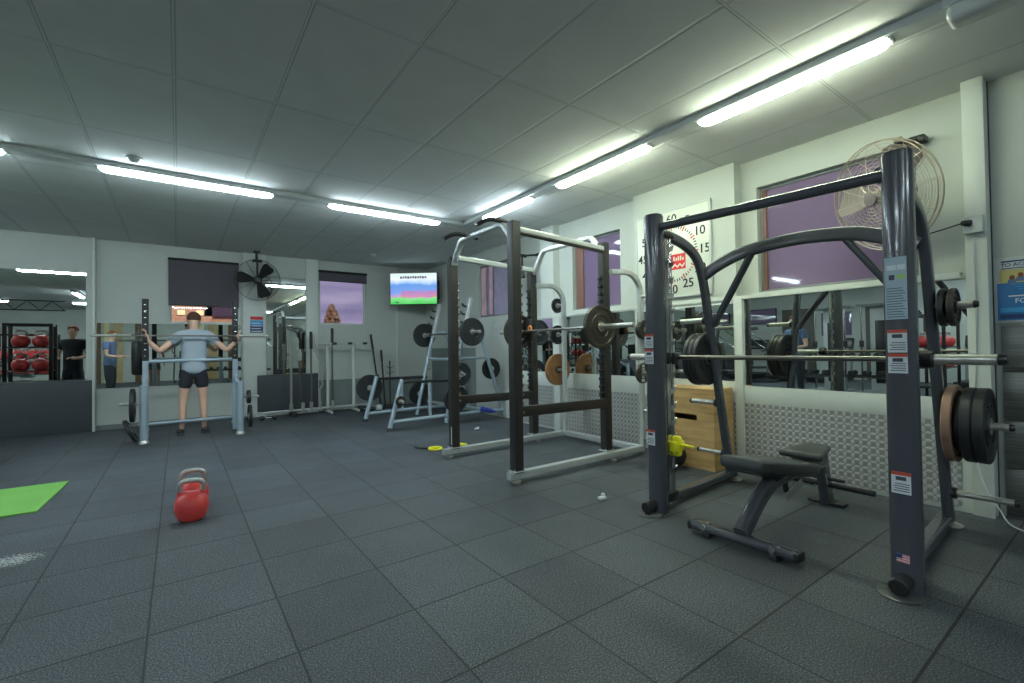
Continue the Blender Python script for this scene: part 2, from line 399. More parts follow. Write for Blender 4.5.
panel('wall_panel', MB().bx(XR-.012, XR-.001, 7.57, 9.45, .07, 1.23, bev=.003), 'grey_paint', 'plain grey board low on the right wall near the corner', 'wall panel')
for i, (z0, z1) in enumerate(((.01, .33), (.335, .66), (.665, .99), (.995, 1.31))):
    panel('steel_sheet', MB().bx(4.595, 4.619, -1.5, .598, z0, z1, bev=.003), 'steel_panel', ['brushed steel sheet on the right wall, lowest of four', 'brushed steel sheet on the right wall, second from the floor', 'brushed steel sheet on the right wall, third from the floor', 'topmost brushed steel sheet, just under the blue poster'][i], 'wall panel', 'steel sheets on the right wall')
# mirrors
def mirror(x0, x1, y0, y1, z0, z1, label, edge=True):
    o = tag(MB().bx(x0, x1, y0, y1, z0, z1).build('wall_mirror', 'mirror'), label, 'mirror'); return o
mirror(4.490, 4.4995, .748, 2.32, .805, 1.65, 'wide wall mirror behind the silver barbell and the adjustable bench')
mirror(4.490, 4.4995, 2.43, 3.62, .845, 1.62, 'wall mirror under the white round-dial timer board')
mirror(4.490, 4.4995, 3.66, 4.96, .845, 1.64, 'wall mirror behind the power rack storage posts')
mirror(4.490, 4.4995, 5.14, 6.08, .845, 1.64, 'farthest mirror on the right wall beyond the white post')
mirror(XL+.5, -1.165, 9.715, 9.745, .82, 2.47, 'large mirror at far left above the dark grey panel')
mirror(-1.04, .93, 9.735, 9.7495, .66, 1.70, 'wide mirror behind the person lifting a barbell')
mirror(1.345, 2.03, 9.735, 9.7495, .775, 2.63, 'tall narrow mirror right of the black wall fan')
# windows
def window(n, axis, p, b0, b1, z0, z1, pane, fmat, fw=.035):
    mb = MB()
    def q(a0, a1, c0, c1, d0, d1):
        if axis == 'x': mb.bx(d0, d1, a0, a1, c0, c1, bev=.003)
        else: mb.bx(a0, a1, d0, d1, c0, c1, bev=.003)
    q(b0, b1, z0, z0+fw, p-.02, p+.03); q(b0, b1, z1-fw, z1, p-.02, p+.03); q(b0, b0+fw, z0+fw, z1-fw, p-.02, p+.03); q(b1-fw, b1, z0+fw, z1-fw, p-.02, p+.03)
    f = struct('window_%d' % n, mb, fmat)
    g = MB()
    if axis == 'x': g.bx(p, p+.006, b0+fw, b1-fw, z0+fw, z1-fw)
    else: g.bx(b0+fw, b1-fw, p, p+.006, z0+fw, z1-fw)
    g.build('pane', pane, f); return f
window(1, 'y', 9.84, -.127, .885, 1.72, 2.82, 'glass', 'white_trim')
window(2, 'y', 9.84, 2.29, 3.24, 1.74, 2.83, 'glass', 'white_trim')
f3 = window(3, 'x', 4.70, W4[0], W4[1], W4[2], W4[3], 'window_film', 'grey_paint', .025); MB().bx(4.675, 4.70, W4[1]-.06, W4[1]-.025, W4[2]+.02, W4[3]-.025, bev=.003).build('side_strip', 'frame_brown', f3)
f4 = window(4, 'x', 4.70, W2[0], W2[1], W2[2], W2[3], 'window_film', 'grey_paint', .025); MB().bx(4.675, 4.70, W2[1]-.16, W2[1]-.025, W2[2]+.02, W2[3]-.025, bev=.003).build('side_strip', 'frame_brown', f4)
window(5, 'x', 4.68, W3R[0], W3R[1], W3R[2], W3R[3], 'frosted_film', 'grey_paint', .03)
# curtain strips in the far right window
cu = MB()
for (a, b) in ((7.22, 7.40), (7.0, 7.12)):
    cu.sweep([(4.65, a, 1.83), (4.65, a, 2.72)], [(.012*math.sin(i*1.3), (b-a)*i/14) for i in range(15)] + [(.012*math.sin(i*1.3)+.004, (b-a)*i/14) for i in range(14, -1, -1)], up=V((0,1,0)))
tag(cu.build('curtain', 'curtain'), 'pink patterned curtain drawn aside in the far right window', 'curtain')
# roller blinds on the back wall
t = thing('roller_blind', (.38, 9.73, 2.8), 'dark grey roller blind pulled two thirds down over the window behind the lifter', 'blind'); w = W(t)
w.part('fabric', MB().bx(-.135, .895, 9.722, 9.728, 2.03, 2.81), 'blind'); w.part('roller', MB().cyl((-.14, 9.725, 2.815), (.9, 9.725, 2.815), .022), 'black_plastic'); w.part('bottom_rail', MB().bx(-.135, .895, 9.715, 9.732, 2.015, 2.035, bev=.003), 'black_plastic')
t = thing('roller_blind', (2.76, 9.73, 2.8), 'dark roller blind wound up over the window left of the television', 'blind'); w = W(t)
w.part('fabric', MB().bx(2.285, 3.245, 9.722, 9.728, 2.63, 2.81), 'blind'); w.part('roller', MB().cyl((2.28, 9.725, 2.815), (3.25, 9.725, 2.815), .024), 'black_plastic'); w.part('bottom_rail', MB().bx(2.285, 3.245, 9.715, 9.732, 2.615, 2.632, bev=.003), 'black_plastic')

# far side of the gym: openings seen in the mirrors
for i, (y0, y1) in enumerate(((1.2, 2.3), (4.4, 5.5), (7.0, 8.1))):
    struct('door_%d' % (i+1), MB().bx(XL, XL+.04, y0, y1, 0, 2.5, bev=.004), 'door_panel')
struct('window_6', MB().bx(XL, XL+.03, 5.9, 6.8, 1.5, 2.3, bev=.004), 'window_film')
struct('window_7', MB().bx(-7.5, -5.5, YF, YF+.03, 1.2, 2.4, bev=.004), 'window_film')

mat('timber', (186,164,120), rough=.6, noise=.15, nscale=5); mat('timber_dark', (112,88,62), rough=.6, noise=.15, nscale=5); mat('cream', (226,218,160), rough=.6)
for i, (x0, x1, mm) in enumerate(((-2.9, -2.6, 'timber_dark'), (-2.5, -2.35, 'cream'), (-2.2, -1.9, 'timber'), (-1.5, -1.3, 'timber_dark'), (.7, .95, 'cream'), (1.1, 1.5, 'timber'), (1.9, 2.1, 'timber_dark'))):
    struct('trim_%d' % (20+i), MB().bx(x0, x1, YF, YF+.06, 0, 2.7, bev=.004), mm)
t = thing('punching_bag', (-1.15, -1.5, .45), 'black punching bag hanging behind the camera', 'punching bag')
MB().lathe([(0, 0), (.15, .01), (.19, .06), (.20, .6), (.19, 1.15), (.16, 1.2), (0, 1.21)], (0,0,0), (0,0,1), 28).build('bag', 'black_rubber', t)
mb = MB()
for q in range(4): mb.tube([(.15*math.cos(q*PI/2), .15*math.sin(q*PI/2), 1.2), (0, 0, 1.6)], .006, 5)
mb.tube([(0,0,1.6), (0,0,CE-.45)], .006, 5); mb.build('chains', 'chrome', t)
# ------------------------------------------------------------------ ceiling lights and trunking
def light(x, y, L, along, m, label):
    t = thing('ceiling_light', (x, y, CE), label, 'ceiling light', 0 if along == 'x' else PI/2, 'linear ceiling lights')
    MB().box((0, 0, -.026), (L+.02, .118, .054), bev=.006).build('housing', 'lamp_housing', t)
    pf = [(-.050, 0), (-.054, -.012), (-.044, -.030), (-.018, -.040), (.018, -.040), (.044, -.030), (.054, -.012), (.050, 0)]
    MB().sweep([(-L/2, 0, -.052), (-L/2+.02, 0, -.052), (-L/2+.06, 0, -.052), (L/2-.06, 0, -.052), (L/2-.02, 0, -.052), (L/2, 0, -.052)], pf, scale=[.45, .8, 1, 1, .8, .45]).build('diffuser', m, t)
    for s in (-1, 1): MB().box((s*(L/2+.012), 0, -.04), (.024, .09, .05), bev=.01).build('end_cap', 'lamp_prismatic', t)
    return t
light(.13, 5.8, 1.47, 'x', 'lamp_tube', 'long lit ceiling light over the left side, near the smoke detector')
light(2.22, 5.8, 1.47, 'x', 'lamp_tube', 'bluish white ceiling light in the row left of the power rack top')
light(-1.96, 5.8, 1.47, 'x', 'lamp_tube', 'ceiling light just peeking in at the left edge')
light(3.38, 1.46, 1.2, 'y', 'lamp_tube_warm', 'nearest lit ceiling light above the smith machine')
light(3.38, 3.16, 1.2, 'y', 'lamp_tube_warm', 'middle lit ceiling light of the right row')
light(3.38, 4.75, 1.02, 'y', 'lamp_tube', 'short lit ceiling light directly above the power rack pull-up bars')
k = 0
for (x, y, a) in ((-4.1, 5.8, 'x'), (-6.6, 5.8, 'x'), (.2, -2.2, 'x'), (-2.2, -2.2, 'x'), (-5.2, -2.2, 'x'), (-5, 1.5, 'y'), (-5, 8.2, 'y'), (-7.8, 2.5, 'y'), (2.6, -3.2, 'x'), (-2.4, .8, 'y')):
    light(x, y, 1.47, a, 'lamp_tube', ['ceiling light left of the frame, third in the back row', 'ceiling light left of the frame, last in the back row', 'ceiling light behind the camera in the middle', 'ceiling light behind the camera to the left', 'ceiling light behind the camera at far left', 'ceiling light over the left hall', 'ceiling light over the far left corner', 'ceiling light near the far left wall', 'ceiling light behind the camera at right', 'ceiling light left of the camera'][k]); k += 1
tag(MB().bx(-6, 3.31, 5.735, 5.865, CE-.05, CE, bev=.004).build('light_trunking', 'lamp_housing'), 'pale cable trunking that joins the left row of ceiling lights', 'trunking')
tag(MB().bx(3.315, 3.445, -3, 5.9, CE-.05, CE, bev=.004).build('light_trunking', 'lamp_housing'), 'pale cable trunking that joins the right row of ceiling lights', 'trunking')
t = thing('ceiling_light', (3.38, .38, CE), 'unlit translucent fitting at the top right corner of the ceiling', 'ceiling light'); w = W(t)
w.part('housing', MB().box((3.38, .47, CE-.025), (.16, .28, .05), bev=.006), 'lamp_housing')
w.part('diffuser', MB().box((3.37, .47, CE-.09), (.15, .26, .09), bev=.03, seg=4), 'lamp_prismatic')
for (x, y, lb) in ((-.33, 5.5, 'round smoke detector beside the left ceiling light'), (3.0, 8.6, 'round smoke detector near the television')):
    t = thing('smoke_detector', (x, y, CE), lb, 'smoke detector'); w = W(t)
    w.part('base', MB().cyl((x, y, CE), (x, y, CE-.018), .06), 'lamp_housing'); w.part('sensor', MB().lathe([(.0, -.055), (.03, -.05), (.042, -.03), (.048, -.018)], (x, y, CE), (0,0,1), 20), 'lamp_housing')

# ------------------------------------------------------------------ fans
def fan(c, r, nrm, label, wire, blade, motor, mount_to, blade_rot=10, bracket='black_metal'):
    c = V(c); nrm = V(nrm).normalized()
    t = thing('wall_fan', c, label, 'fan')
    A, B = frame_for(nrm)
    def ring_cage(sgn, depth):
        mb = MB(); K = 16
        for i in range(1, K+1):
            q = i/K; rr = r*q; h = depth*math.sqrt(max(0, 1-(q*.98)**2))
            mb.torus(nrm*sgn*h, nrm, rr, .0016 if i < K else .005, 40, 5)
        for i in range(12):
            a = 2*PI*i/12; d = A*math.cos(a)+B*math.sin(a)
            mb.tube([d*r*q + nrm*sgn*depth*math.sqrt(max(0, 1-(q*.98)**2)) for q in (.09, .3, .5, .7, .85, .95, 1)], .0024, 5, up=nrm)
        return mb
    ring_cage(1, r*.28).build('front_cage', wire, t); ring_cage(-1, r*.30).build('rear_cage', wire, t)
    MB().lathe([(0, .012), (r*.12, .01), (r*.13, 0), (r*.12, -.008)], nrm*r*.285, nrm, 24).build('badge', motor, t)
    MB().cyl(-nrm*r*.55, -nrm*r*.1, r*.2, n=24).build('motor', motor, t)
    MB().lathe([(0, .05), (r*.12, .045), (r*.15, 0), (r*.15, -.03), (0, -.03)], (0,0,0), nrm, 24).build('hub', blade, t)
    for i in range(3):
        a = 2*PI*i/3 + math.radians(blade_rot); d = A*math.cos(a)+B*math.sin(a); e = nrm.cross(d)
        vs = []
        for q, wd in ((.12, .08), (.35, .17), (.6, .25), (.8, .28), (.9, .2)):
            for sg in (-1, 1):
                base = d*r*q + e*sg*r*wd + nrm*sg*r*wd*.45
                vs += [base, base+nrm*.004]
        fs = []
        for j in range(4):
            o = j*4; fs += [[o, o+4, o+6, o+2], [o+1, o+3, o+7, o+5], [o, o+1, o+5, o+4], [o+2, o+6, o+7, o+3]]
        fs += [[0, 2, 3, 1], [16, 17, 19, 18]]
        mb = MB(); mb.add(vs, fs); mb.build('blade', blade, t)
    p = V(mount_to)-c; mb = MB()
    ms = -nrm*r*.42; mid = V((ms.x, ms.y, r*1.02))
    mb.tube([ms, mid*.5+ms*.5, mid, V((p.x, p.y, max(p.z, r*1.05)) if abs(p.z) > r else (p.x, p.y, r*1.02))], .017, 8)
    if p.z > r*1.2: mb.tube([V((p.x, p.y, r*1.04)), p], .02, 8)
    mb.box(p, (.1, .1, .05), bev=.01); mb.box(mid, (.16, .05, .05), bev=.012)
    mb.build('bracket', bracket, t)
    return t
fan((4.13, 1.105, 2.265), .385, (-.80, .42, -.22), 'large pale wire cage fan on the right wall above the smith machine post', 'fan_wire', 'fan_blade', 'fan_blade', (4.56, 1.0, 2.74))
fan((1.15, 9.32, 2.49), .36, (-.1, -1, -.12), 'black cage fan on the back wall left of the tall narrow mirror', 'black_metal', 'black_metal', 'black_metal', (1.15, 9.45, CE-.01), 8)
fan((4.22, 5.75, 2.33), .30, (-.75, .6, -.1), 'dark cage fan high on the right wall behind the power rack', 'black_metal', 'black_metal', 'black_metal', (4.58, 5.55, 2.66), 30)
# outlet and cords
t = thing('power_outlet', (4.46, .695, 2.01), 'white wall socket box with plug on the right pilaster', 'socket'); w = W(t)
w.part('box', MB().bx(4.42, 4.47, .645, .745, 1.95, 2.07, bev=.008), 'lamp_housing'); w.part('plug', MB().cyl((4.42, .71, 2.02), (4.38, .74, 2.02), .024, .018), 'black_plastic')
tag(MB().tube(smooth_path([(4.38, .74, 2.02), (4.36, .86, 1.99), (4.38, 1.0, 1.98), (4.4, 1.06, 2.1)]), .005, 6).build('extension_lead', 'black_plastic'), 'thin cord from the wall socket to the large fan', 'cord')
tag(MB().tube(smooth_path([(4.462, .70, 1.95), (4.462, .70, 1.3), (4.46, .72, .62), (4.40, .69, .30), (4.36, .60, .10), (4.32, .52, .012), (4.3, .3, .008), (4.4, -.2, .008)]), .005, 6).build('extension_lead', 'lamp_housing'), 'pale cord hanging down the right pilaster to the floor', 'cord')
# light switch on far right wall
t = thing('light_switch', (4.61, 6.85, 1.62), 'small white switch plate under the far right window', 'switch'); w = W(t)
w.part('plate', MB().bx(4.608, 4.62, 6.80, 6.92, 1.52, 1.69, bev=.004), 'lamp_housing'); w.part('rocker', MB().bx(4.603, 4.609, 6.84, 6.88, 1.58, 1.63, bev=.002), 'white_trim')

# ------------------------------------------------------------------ television
t = thing('television', (4.0, 9.05, 2.48), 'lit wall television on an arm in the far corner', 'television', 0)
p0 = V((3.62, 9.38, 0)); p1 = V((4.42, 8.76, 0)); d = (p1-p0).normalized(); Lw = (p1-p0).length
t.location = (p0.x, p0.y, 2.165); t.rotation_euler = (0, 0, math.atan2(d.y, d.x))
MB().box((Lw/2, .02, .33), (Lw, .04, .68), bev=.006).build('bezel', 'black_plastic', t)
scr = MB().box((Lw/2, -.003, .33), (Lw-.03, .004, .65)); o = scr.build('screen', 'screen_picture', t)
tx = MB(); [tx.box((.24+.052*i, -.006, .565+.004*(i % 3)), (.034, .002, (.05, .038, .045)[i % 3]), bev=.0008) for i in range(11)]; tx.bx(.22, .80, -.0065, -.0055, .548, .556); tx.build('caption', 'poster_navy', o); MB().bx(.12, .2, -.008, -.005, .03, .05).build('score_bar', 'poster_navy', o)
MB().box((Lw/2, .07, .33), (.3, .06, .3), bev=.01).box((Lw*.7, .2, .33), (.05, .28, .06), bev=.01, rot=Matrix.Rotation(-.5, 3, 'Z')).box((Lw*.93, .315, .33), (.09, .14, .40), bev=.01).build('wall_arm', 'black_metal', t)

# ------------------------------------------------------------------ notices and the timer board
t = thing('notice', (1.17, 9.685, 1.71), 'small blue notice with red heading on the white pilaster under the fan', 'notice'); w = W(t)
w.part('sheet', MB().bx(1.06, 1.29, 9.682, 9.689, 1.55, 1.87), 'poster_white')
w.part('heading', MB().bx(1.07, 1.28, 9.680, 9.683, 1.80, 1.86), 'ink_red')
mb = MB().bx(1.07, 1.28, 9.680, 9.683, 1.56, 1.70, mi=0).bx(1.07, 1.28, 9.680, 9.683, 1.70, 1.79, mi=1)
for i in range(4): mb.bx(1.09, 1.26-.02*(i % 2), 9.678, 9.6805, 1.58+.05*i, 1.595+.05*i, mi=2)
w.part('print', mb, ['poster_navy', 'poster_cyan', 'poster_white'])
t = thing('poster', (4.615, .4, 1.55), 'blue and white framed poster with group photo on the right wall', 'poster'); w = W(t)
w.part('frame', MB().bx(4.600, 4.619, -.02, .628, 1.325, 1.775, bev=.003), 'lamp_housing')
x = 4.598
w.part('photo', MB().bx(x, x+.003, 0, .598, 1.60, 1.69).bx(x-.001, x+.002, .34, .598, 1.60, 1.69, mi=1), ['poster_white', 'poster_yellow'])
mb = MB().bx(x, x+.003, 0, .612, 1.345, 1.60, mi=0).bx(x-.001, x+.002, 0, .60, 1.40, 1.43, mi=1).bx(x-.001, x+.002, 0, .60, 1.355, 1.385, mi=2)
w.part('lower_panel', mb, ['poster_blue', 'poster_cyan', 'poster_navy'])
mb = MB()
for i, (yy, zz) in enumerate(((.54, 1.62), (.50, 1.635), (.44, 1.64), (.36, 1.625))):
    mb.ball((x-.001, yy, zz+.015), (.002, .014, .018), 10, mi=1); mb.box((x-.001, yy, zz-.012), (.002, .04, .03), mi=0)
w.part('pictured_people', mb, ['shirt_blue', 'hair_red'])
mb = MB(); U = (0,-1,0); Z_ = (0,0,1)
mb.bx(x-.001, x+.002, .12, .59, 1.742, 1.752); mb.bx(x-.001, x+.002, .12, .59, 1.696, 1.702); text_mb(mb, 'TO ACHIEVE', .034, (x-.001, .592, 1.722), U, Z_, 0, .001, 'LEFT')
mb.bx(x-.002, x+.001, .30, .56, 1.505, 1.514, mi=1); text_mb(mb, 'FOR', .045, (x-.002, .53, 1.475), U, Z_, 1, .001, 'LEFT')
for i in range(4): mb.bx(x-.002, x, .25, .55-.02*i, 1.585-.016*i, 1.589-.016*i, mi=2)
w.part('lettering', mb, ['poster_navy', 'poster_white', 'poster_cyan'])

t = thing('timer_board', (4.49, 3.11, 2.22), 'square white timer dial board with numbers round a red logo', 'timer'); w = W(t)
w.part('board', MB().bx(4.475, 4.4995, 2.66, 3.59, 1.755, 2.72, bev=.004), 'board_white')
mb = MB()
for (a, b, c, e) in ((2.65, 3.60, 2.715, 2.735), (2.65, 3.60, 1.74, 1.76), (2.64, 2.665, 1.74, 2.735), (3.585, 3.605, 1.74, 2.735)): mb.bx(4.468, 4.4998, a, b, c, e, bev=.002)
w.part('edge_frame', mb, 'lamp_housing')
cyy, czz, x = 3.11, 2.225, 4.473
for k in range(12):
    a = math.radians(30*k); rr = .395; mb = MB()
    text_mb(mb, str(60 if k == 0 else 5*k), .135, (x, cyy-rr*math.sin(a), czz+rr*math.cos(a)*1.0), U, Z_, 0, .003)
    w.part('numeral', mb, 'ink_black', 'black numeral %d' % (60 if k == 0 else 5*k))
mb = MB()
for k in range(60):
    a = math.radians(6*k); big = k % 5 == 0; r0, r1 = (.27, .325) if big else (.285, .315)
    dv = V((0, -math.sin(a), math.cos(a)))
    mb.sweep([V((x, cyy, czz))+dv*r0, V((x, cyy, czz))+dv*r1], [(-.002,-.007), (.002,-.007), (.002,.007), (-.002,.007)] if big else [(-.002,-.005), (.002,-.005), (.002,.005), (-.002,.005)], up=V((1,0,0)).cross(dv), mi=1 if (big or 20 < k < 26 and k % 2) else 0)
w.part('tick_ring', mb, ['ink_black', 'ink_red'])
mb = MB().bx(x-.002, x+.001, 2.94, 3.12, 2.05, 2.22, mi=0)
mb.prism([(0,0), (.04,.03), (.07,.0), (.1,.03), (.13,0), (.16,.03), (.16,.012), (.13,-.018), (.1,.012), (.07,-.018), (.04,.012), (0,-.018)], (x-.003, 3.11, 2.085), (0,-1,0), (0,0,1), .002, mi=1)
for i, hh in enumerate((.05, .035, .05, .05, .03)): mb.bx(x-.004, x-.001, 3.09-.028*i, 3.075-.028*i, 2.145, 2.145+hh, mi=1)
w.part('logo', mb, ['ink_red', 'board_white'])

# ------------------------------------------------------------------ weight plates
def plate_profile(r, th, kind):
    hb = .026
    if kind == 'rubber':      # bumper with deep face and metal hub
        return [(hb, -th/2), (r*.32, -th/2), (r*.34, -th/2+.008), (r*.80, -th/2+.008), (r*.84, -th/2), (r-.006, -th/2), (r, -th/2+.006), (r, th/2-.006), (r-.006, th/2), (r*.84, th/2), (r*.80, th/2-.008), (r*.34, th/2-.008), (r*.32, th/2), (hb, th/2)]
    return [(hb, -th/2), (r*.26, -th/2), (r*.28, -th/2+.01), (r*.5, -th/2+.012), (r*.53, -th/2+.005), (r*.57, -th/2+.005), (r*.60, -th/2+.012), (r*.83, -th/2+.012), (r*.87, -th/2), (r-.004, -th/2), (r, -th/2+.005),
            (r, th/2-.005), (r-.004, th/2), (r*.87, th/2), (r*.83, th/2-.012), (r*.60, th/2-.012), (r*.57, th/2-.005), (r*.53, th/2-.005), (r*.5, th/2-.012), (r*.28, th/2-.01), (r*.26, th/2), (hb, th/2)]
def plate(c, ax, r, th, m, label, kind='rubber', group=None, hub='worn_chrome'):
    t = thing('weight_plate', c, label, 'weight plate', 0, group)
    MB().lathe(plate_profile(r, th, kind), (0,0,0), ax, 40, 0, True).build('disc', m, t)
    hm = MB().lathe([(.0255, -th/2-.002), (.05 if r > .16 else .036, -th/2-.002), (.05 if r > .16 else .036, th/2+.002), (.0255, th/2+.002)], (0,0,0), ax, 24, 0, True)
    hm.build('hub_ring', hub, t)
    if kind == 'rubber' and r > .19:
        for a0 in (90, 210, 330):
            A, B = frame_for(V(ax)); mb = MB()
            pts = [(A*math.cos(math.radians(a0+q))+B*math.sin(math.radians(a0+q)))*r*.57 for q in range(-26, 27, 4)]
            for sg in (-1, 1): mb.tube([p+V(ax).normalized()*sg*(th/2-.006) for p in pts], .006, 6)
            mb.build('grip_lip', m, t)
    return t

# ------------------------------------------------------------------ smith machine
t = thing('smith_machine', (3.4, 1.45, 0), 'big dark grey smith machine with two thick uprights and arched top', 'smith machine'); w = W(t)
SX = 2.85; YN, YFR = .712, 2.118     # near and far uprights
def PT(y): return 2.125 if y < 1.4 else 2.15
def smith_post(y, xo=0):
    x = SX+xo
    return MB().rect([(x, y, .0), (x, y, PT(y))], .125, .128, .05, up=V((1,0,0)))
XN, XF = .02, -.02
for y, xo in ((YN, XN), (YFR, XF)):
    w.part('upright', smith_post(y, xo), 'steel_grey_paint')
    x = SX+xo
    w.part('upright_cap', MB().rect([(x, y, PT(y)-.005), (x, y, PT(y)+.012)], .118, .121, .05, up=V((1,0,0))), 'black_plastic')
    w.part('foot_tube', MB().cyl((x-.15, y, .055), (x-.02, y, .062), .04, n=20), 'black_metal')
    w.part('floor_pad', MB().lathe([(0, 0), (.085, 0), (.09, .006), (.075, .014), (0, .016)], (x-.09, y+.01, 0), (0,0,1), 24), 'pad_grey')
    # chrome guide rod and notched strip on the inner side
    sg = 1 if y < 1.4 else -1
    rod = w.part('guide_rod', MB().cyl((x+.17, y+sg*.01, .12), (x+.17, y+sg*.01, 2.02), .014), 'chrome')
    mb = MB().bx(x+.095, x+.135, y-.004+sg*.02, y+.004+sg*.02, .12, 2.0)
    for i in range(15):
        z = .25+i*.118
        mb.prism([(0,0), (.055,.018), (.070,.062), (.045,.045), (.02,.04), (0,.05)], (x+.133, y+.004+sg*.02, z), (1,0,0), (0,0,1), .010)
    w.part('notched_strip', mb, 'chrome')
    w.part('rod_mount', MB().box((x+.125, y+sg*.01, .09), (.15, .06, .06), bev=.008), 'black_metal'); w.part('rod_mount', MB().box((x+.125, y+sg*.01, 2.03), (.15, .06, .04), bev=.008), 'black_metal')
# tilted rear tubes
def rear(y, dx):
    pts = [(SX+.04, y, 2.055), (3.15+dx, y, 2.06), (3.36+dx, y, 2.02), (3.52+dx, y, 1.93), (3.60+dx, y, 1.78), (3.66+dx, y, 1.55), (3.79+dx, y, .95), (3.98+dx, y, .06)]
    return smooth_path(pts, 6)
RY = {0: (.785, .055), 1: (2.20, -.02)}
for k, (y, dx) in RY.items():
    w.part('rear_tube', MB().rect(rear(y, dx), .055, .085, .022, up=V((0,1,0)).cross(V((0,0,1)))), 'steel_grey_paint')
    w.part('base_beam', MB().rect([(SX+.05, y-(.04 if k == 0 else .05), .058), (4.06+dx, y+.02, .058)], .075, .065, .014), 'steel_grey_paint')
    w.part('rear_foot', MB().lathe([(0, 0), (.075, 0), (.08, .006), (.05, .02), (0, .022)], (4.05+dx, y+.02, 0), (0,0,1), 20), 'worn_chrome')
w.part('top_crossbar', MB().tube([(SX+.0, YN+.04, 2.035), (SX-.01, YFR-.04, 2.07)], .030, 16), 'steel_grey_paint')
ap = [(3.60, 2.20, 1.79), (3.60, 2.07, 1.86), (3.60, 1.90, 1.92), (3.60, 1.7, 1.95), (3.60, 1.5, 1.96), (3.60, 1.3, 1.95), (3.60, 1.1, 1.92), (3.60, .94, 1.86), (3.61, .80, 1.79)]
arch = w.part('arch_beam', MB().rect(smooth_path(ap, 4), .045, .095, .015), 'steel_grey_paint')
mb = MB()
x = 3.575
for i in range(7):
    yy = 1.74-.032*i; mb.bx(x-.001, x+.003, yy-.011, yy+.011, 1.935+.004*i, 1.942+.004*i); mb.bx(x-.001, x+.003, yy+.007, yy+.011, 1.935+.004*i, 1.962+.004*i)
    if i % 2: mb.bx(x-.001, x+.003, yy-.011, yy+.011, 1.956+.004*i, 1.962+.004*i)
w.part('embossed_logo', mb, 'black_metal', 'dark worn lettering', arch)
for (ya, yb) in ((1.80, 2.17), (1.18, .83)):
    w.part('diagonal_brace', MB().rect([(3.61, ya, 1.91), (3.69, yb, 1.37)], .042, .062, .014, up=V((1,0,0))), 'steel_grey_paint')
# lifting bar (rides on the guides)
bx_ = SX+.17
bar = w.part('lifting_bar', MB().cyl((bx_, YN-.1, 1.118), (bx_, YFR+.1, 1.118), .015), 'bar_steel')
for (y0, y1) in ((YN-.06, .405), (YFR+.07, 2.50)):
    s_ = w.part('sleeve', MB().cyl((bx_, y0, 1.118), (bx_, y1, 1.118), .026, n=20), 'worn_chrome', parent=bar)
    w.part('sleeve_cap', MB().cyl((bx_, y1, 1.118), (bx_, y1+(.03 if y1 > 1 else -.03), 1.118), .027, .022), 'black_plastic', parent=bar)
    yc = y0; w.part('bearing_block', MB().cyl((bx_, yc-.03, 1.118), (bx_, yc+.03, 1.118), .045, n=20), 'black_metal', parent=bar)
# bar catch hooks
for y in (YN+.05, YFR-.05): w.part('catch_hook', MB().box((bx_-.03, y, 1.11), (.06, .03, .09), bev=.01), 'black_metal')
# yellow safety stops
for y, sg in ((YFR-.045, -1), (YN+.04, 1)):
    mb = MB().box((SX+.15, y, .46), (.06, .06, .15), bev=.018).box((SX+.15, y, .46), (.13, .055, .08), bev=.018)
    if sg < 0: mb.cyl((SX+.15, y, .475), (SX+.15, y+sg*.14, .472), .010)
    w.part('safety_stop', mb, 'yellow', 'bright yellow stop')
# storage pegs
def tube_x(z, dx):
    p = [q for q in rear(0, dx)]; best = min(p, key=lambda q: abs(q.z-z)); return best.x
PEG = (1.42, 1.085, .70, .245)
pegx = {}
for k, (y, dx) in RY.items():
    sg = -1 if k == 0 else 1
    for z in PEG:
        # interpolate tube x
        pts = rear(0, dx)
        for a, b in zip(pts, pts[1:]):
            if a.z >= z >= b.z: xx = a.x + (b.x-a.x)*(a.z-z)/(a.z-b.z+1e-9)
        pegx[(k, z)] = xx
        if k == 0 and z == 1.085: continue
        L = .30 if k == 0 else .27
        if k == 0 and z == 1.42: L = .19
        p = w.part('storage_peg', MB().cyl((xx, y+sg*.02, z), (xx, y+sg*L, z), .022 if z > .3 else .019, n=18), 'worn_chrome')
        w.part('peg_collar', MB().cyl((xx, y+sg*.015, z), (xx, y+sg*.05, z), .036, n=20), 'black_metal', parent=p)
        w.part('peg_cap', MB().cyl((xx, y+sg*L, z), (xx, y+sg*(L+.022), z), .023, .018), 'black_plastic', parent=p)
w.part('rear_rod', MB().cyl((4.03, 2.20, .125), (4.03, 1.17, .125), .022), 'black_rubber', 'long dark low rod at the back'); w.part('rear_rod', MB().cyl((4.05, 2.20, .165), (4.05, 1.36, .165), .014), 'black_rubber')
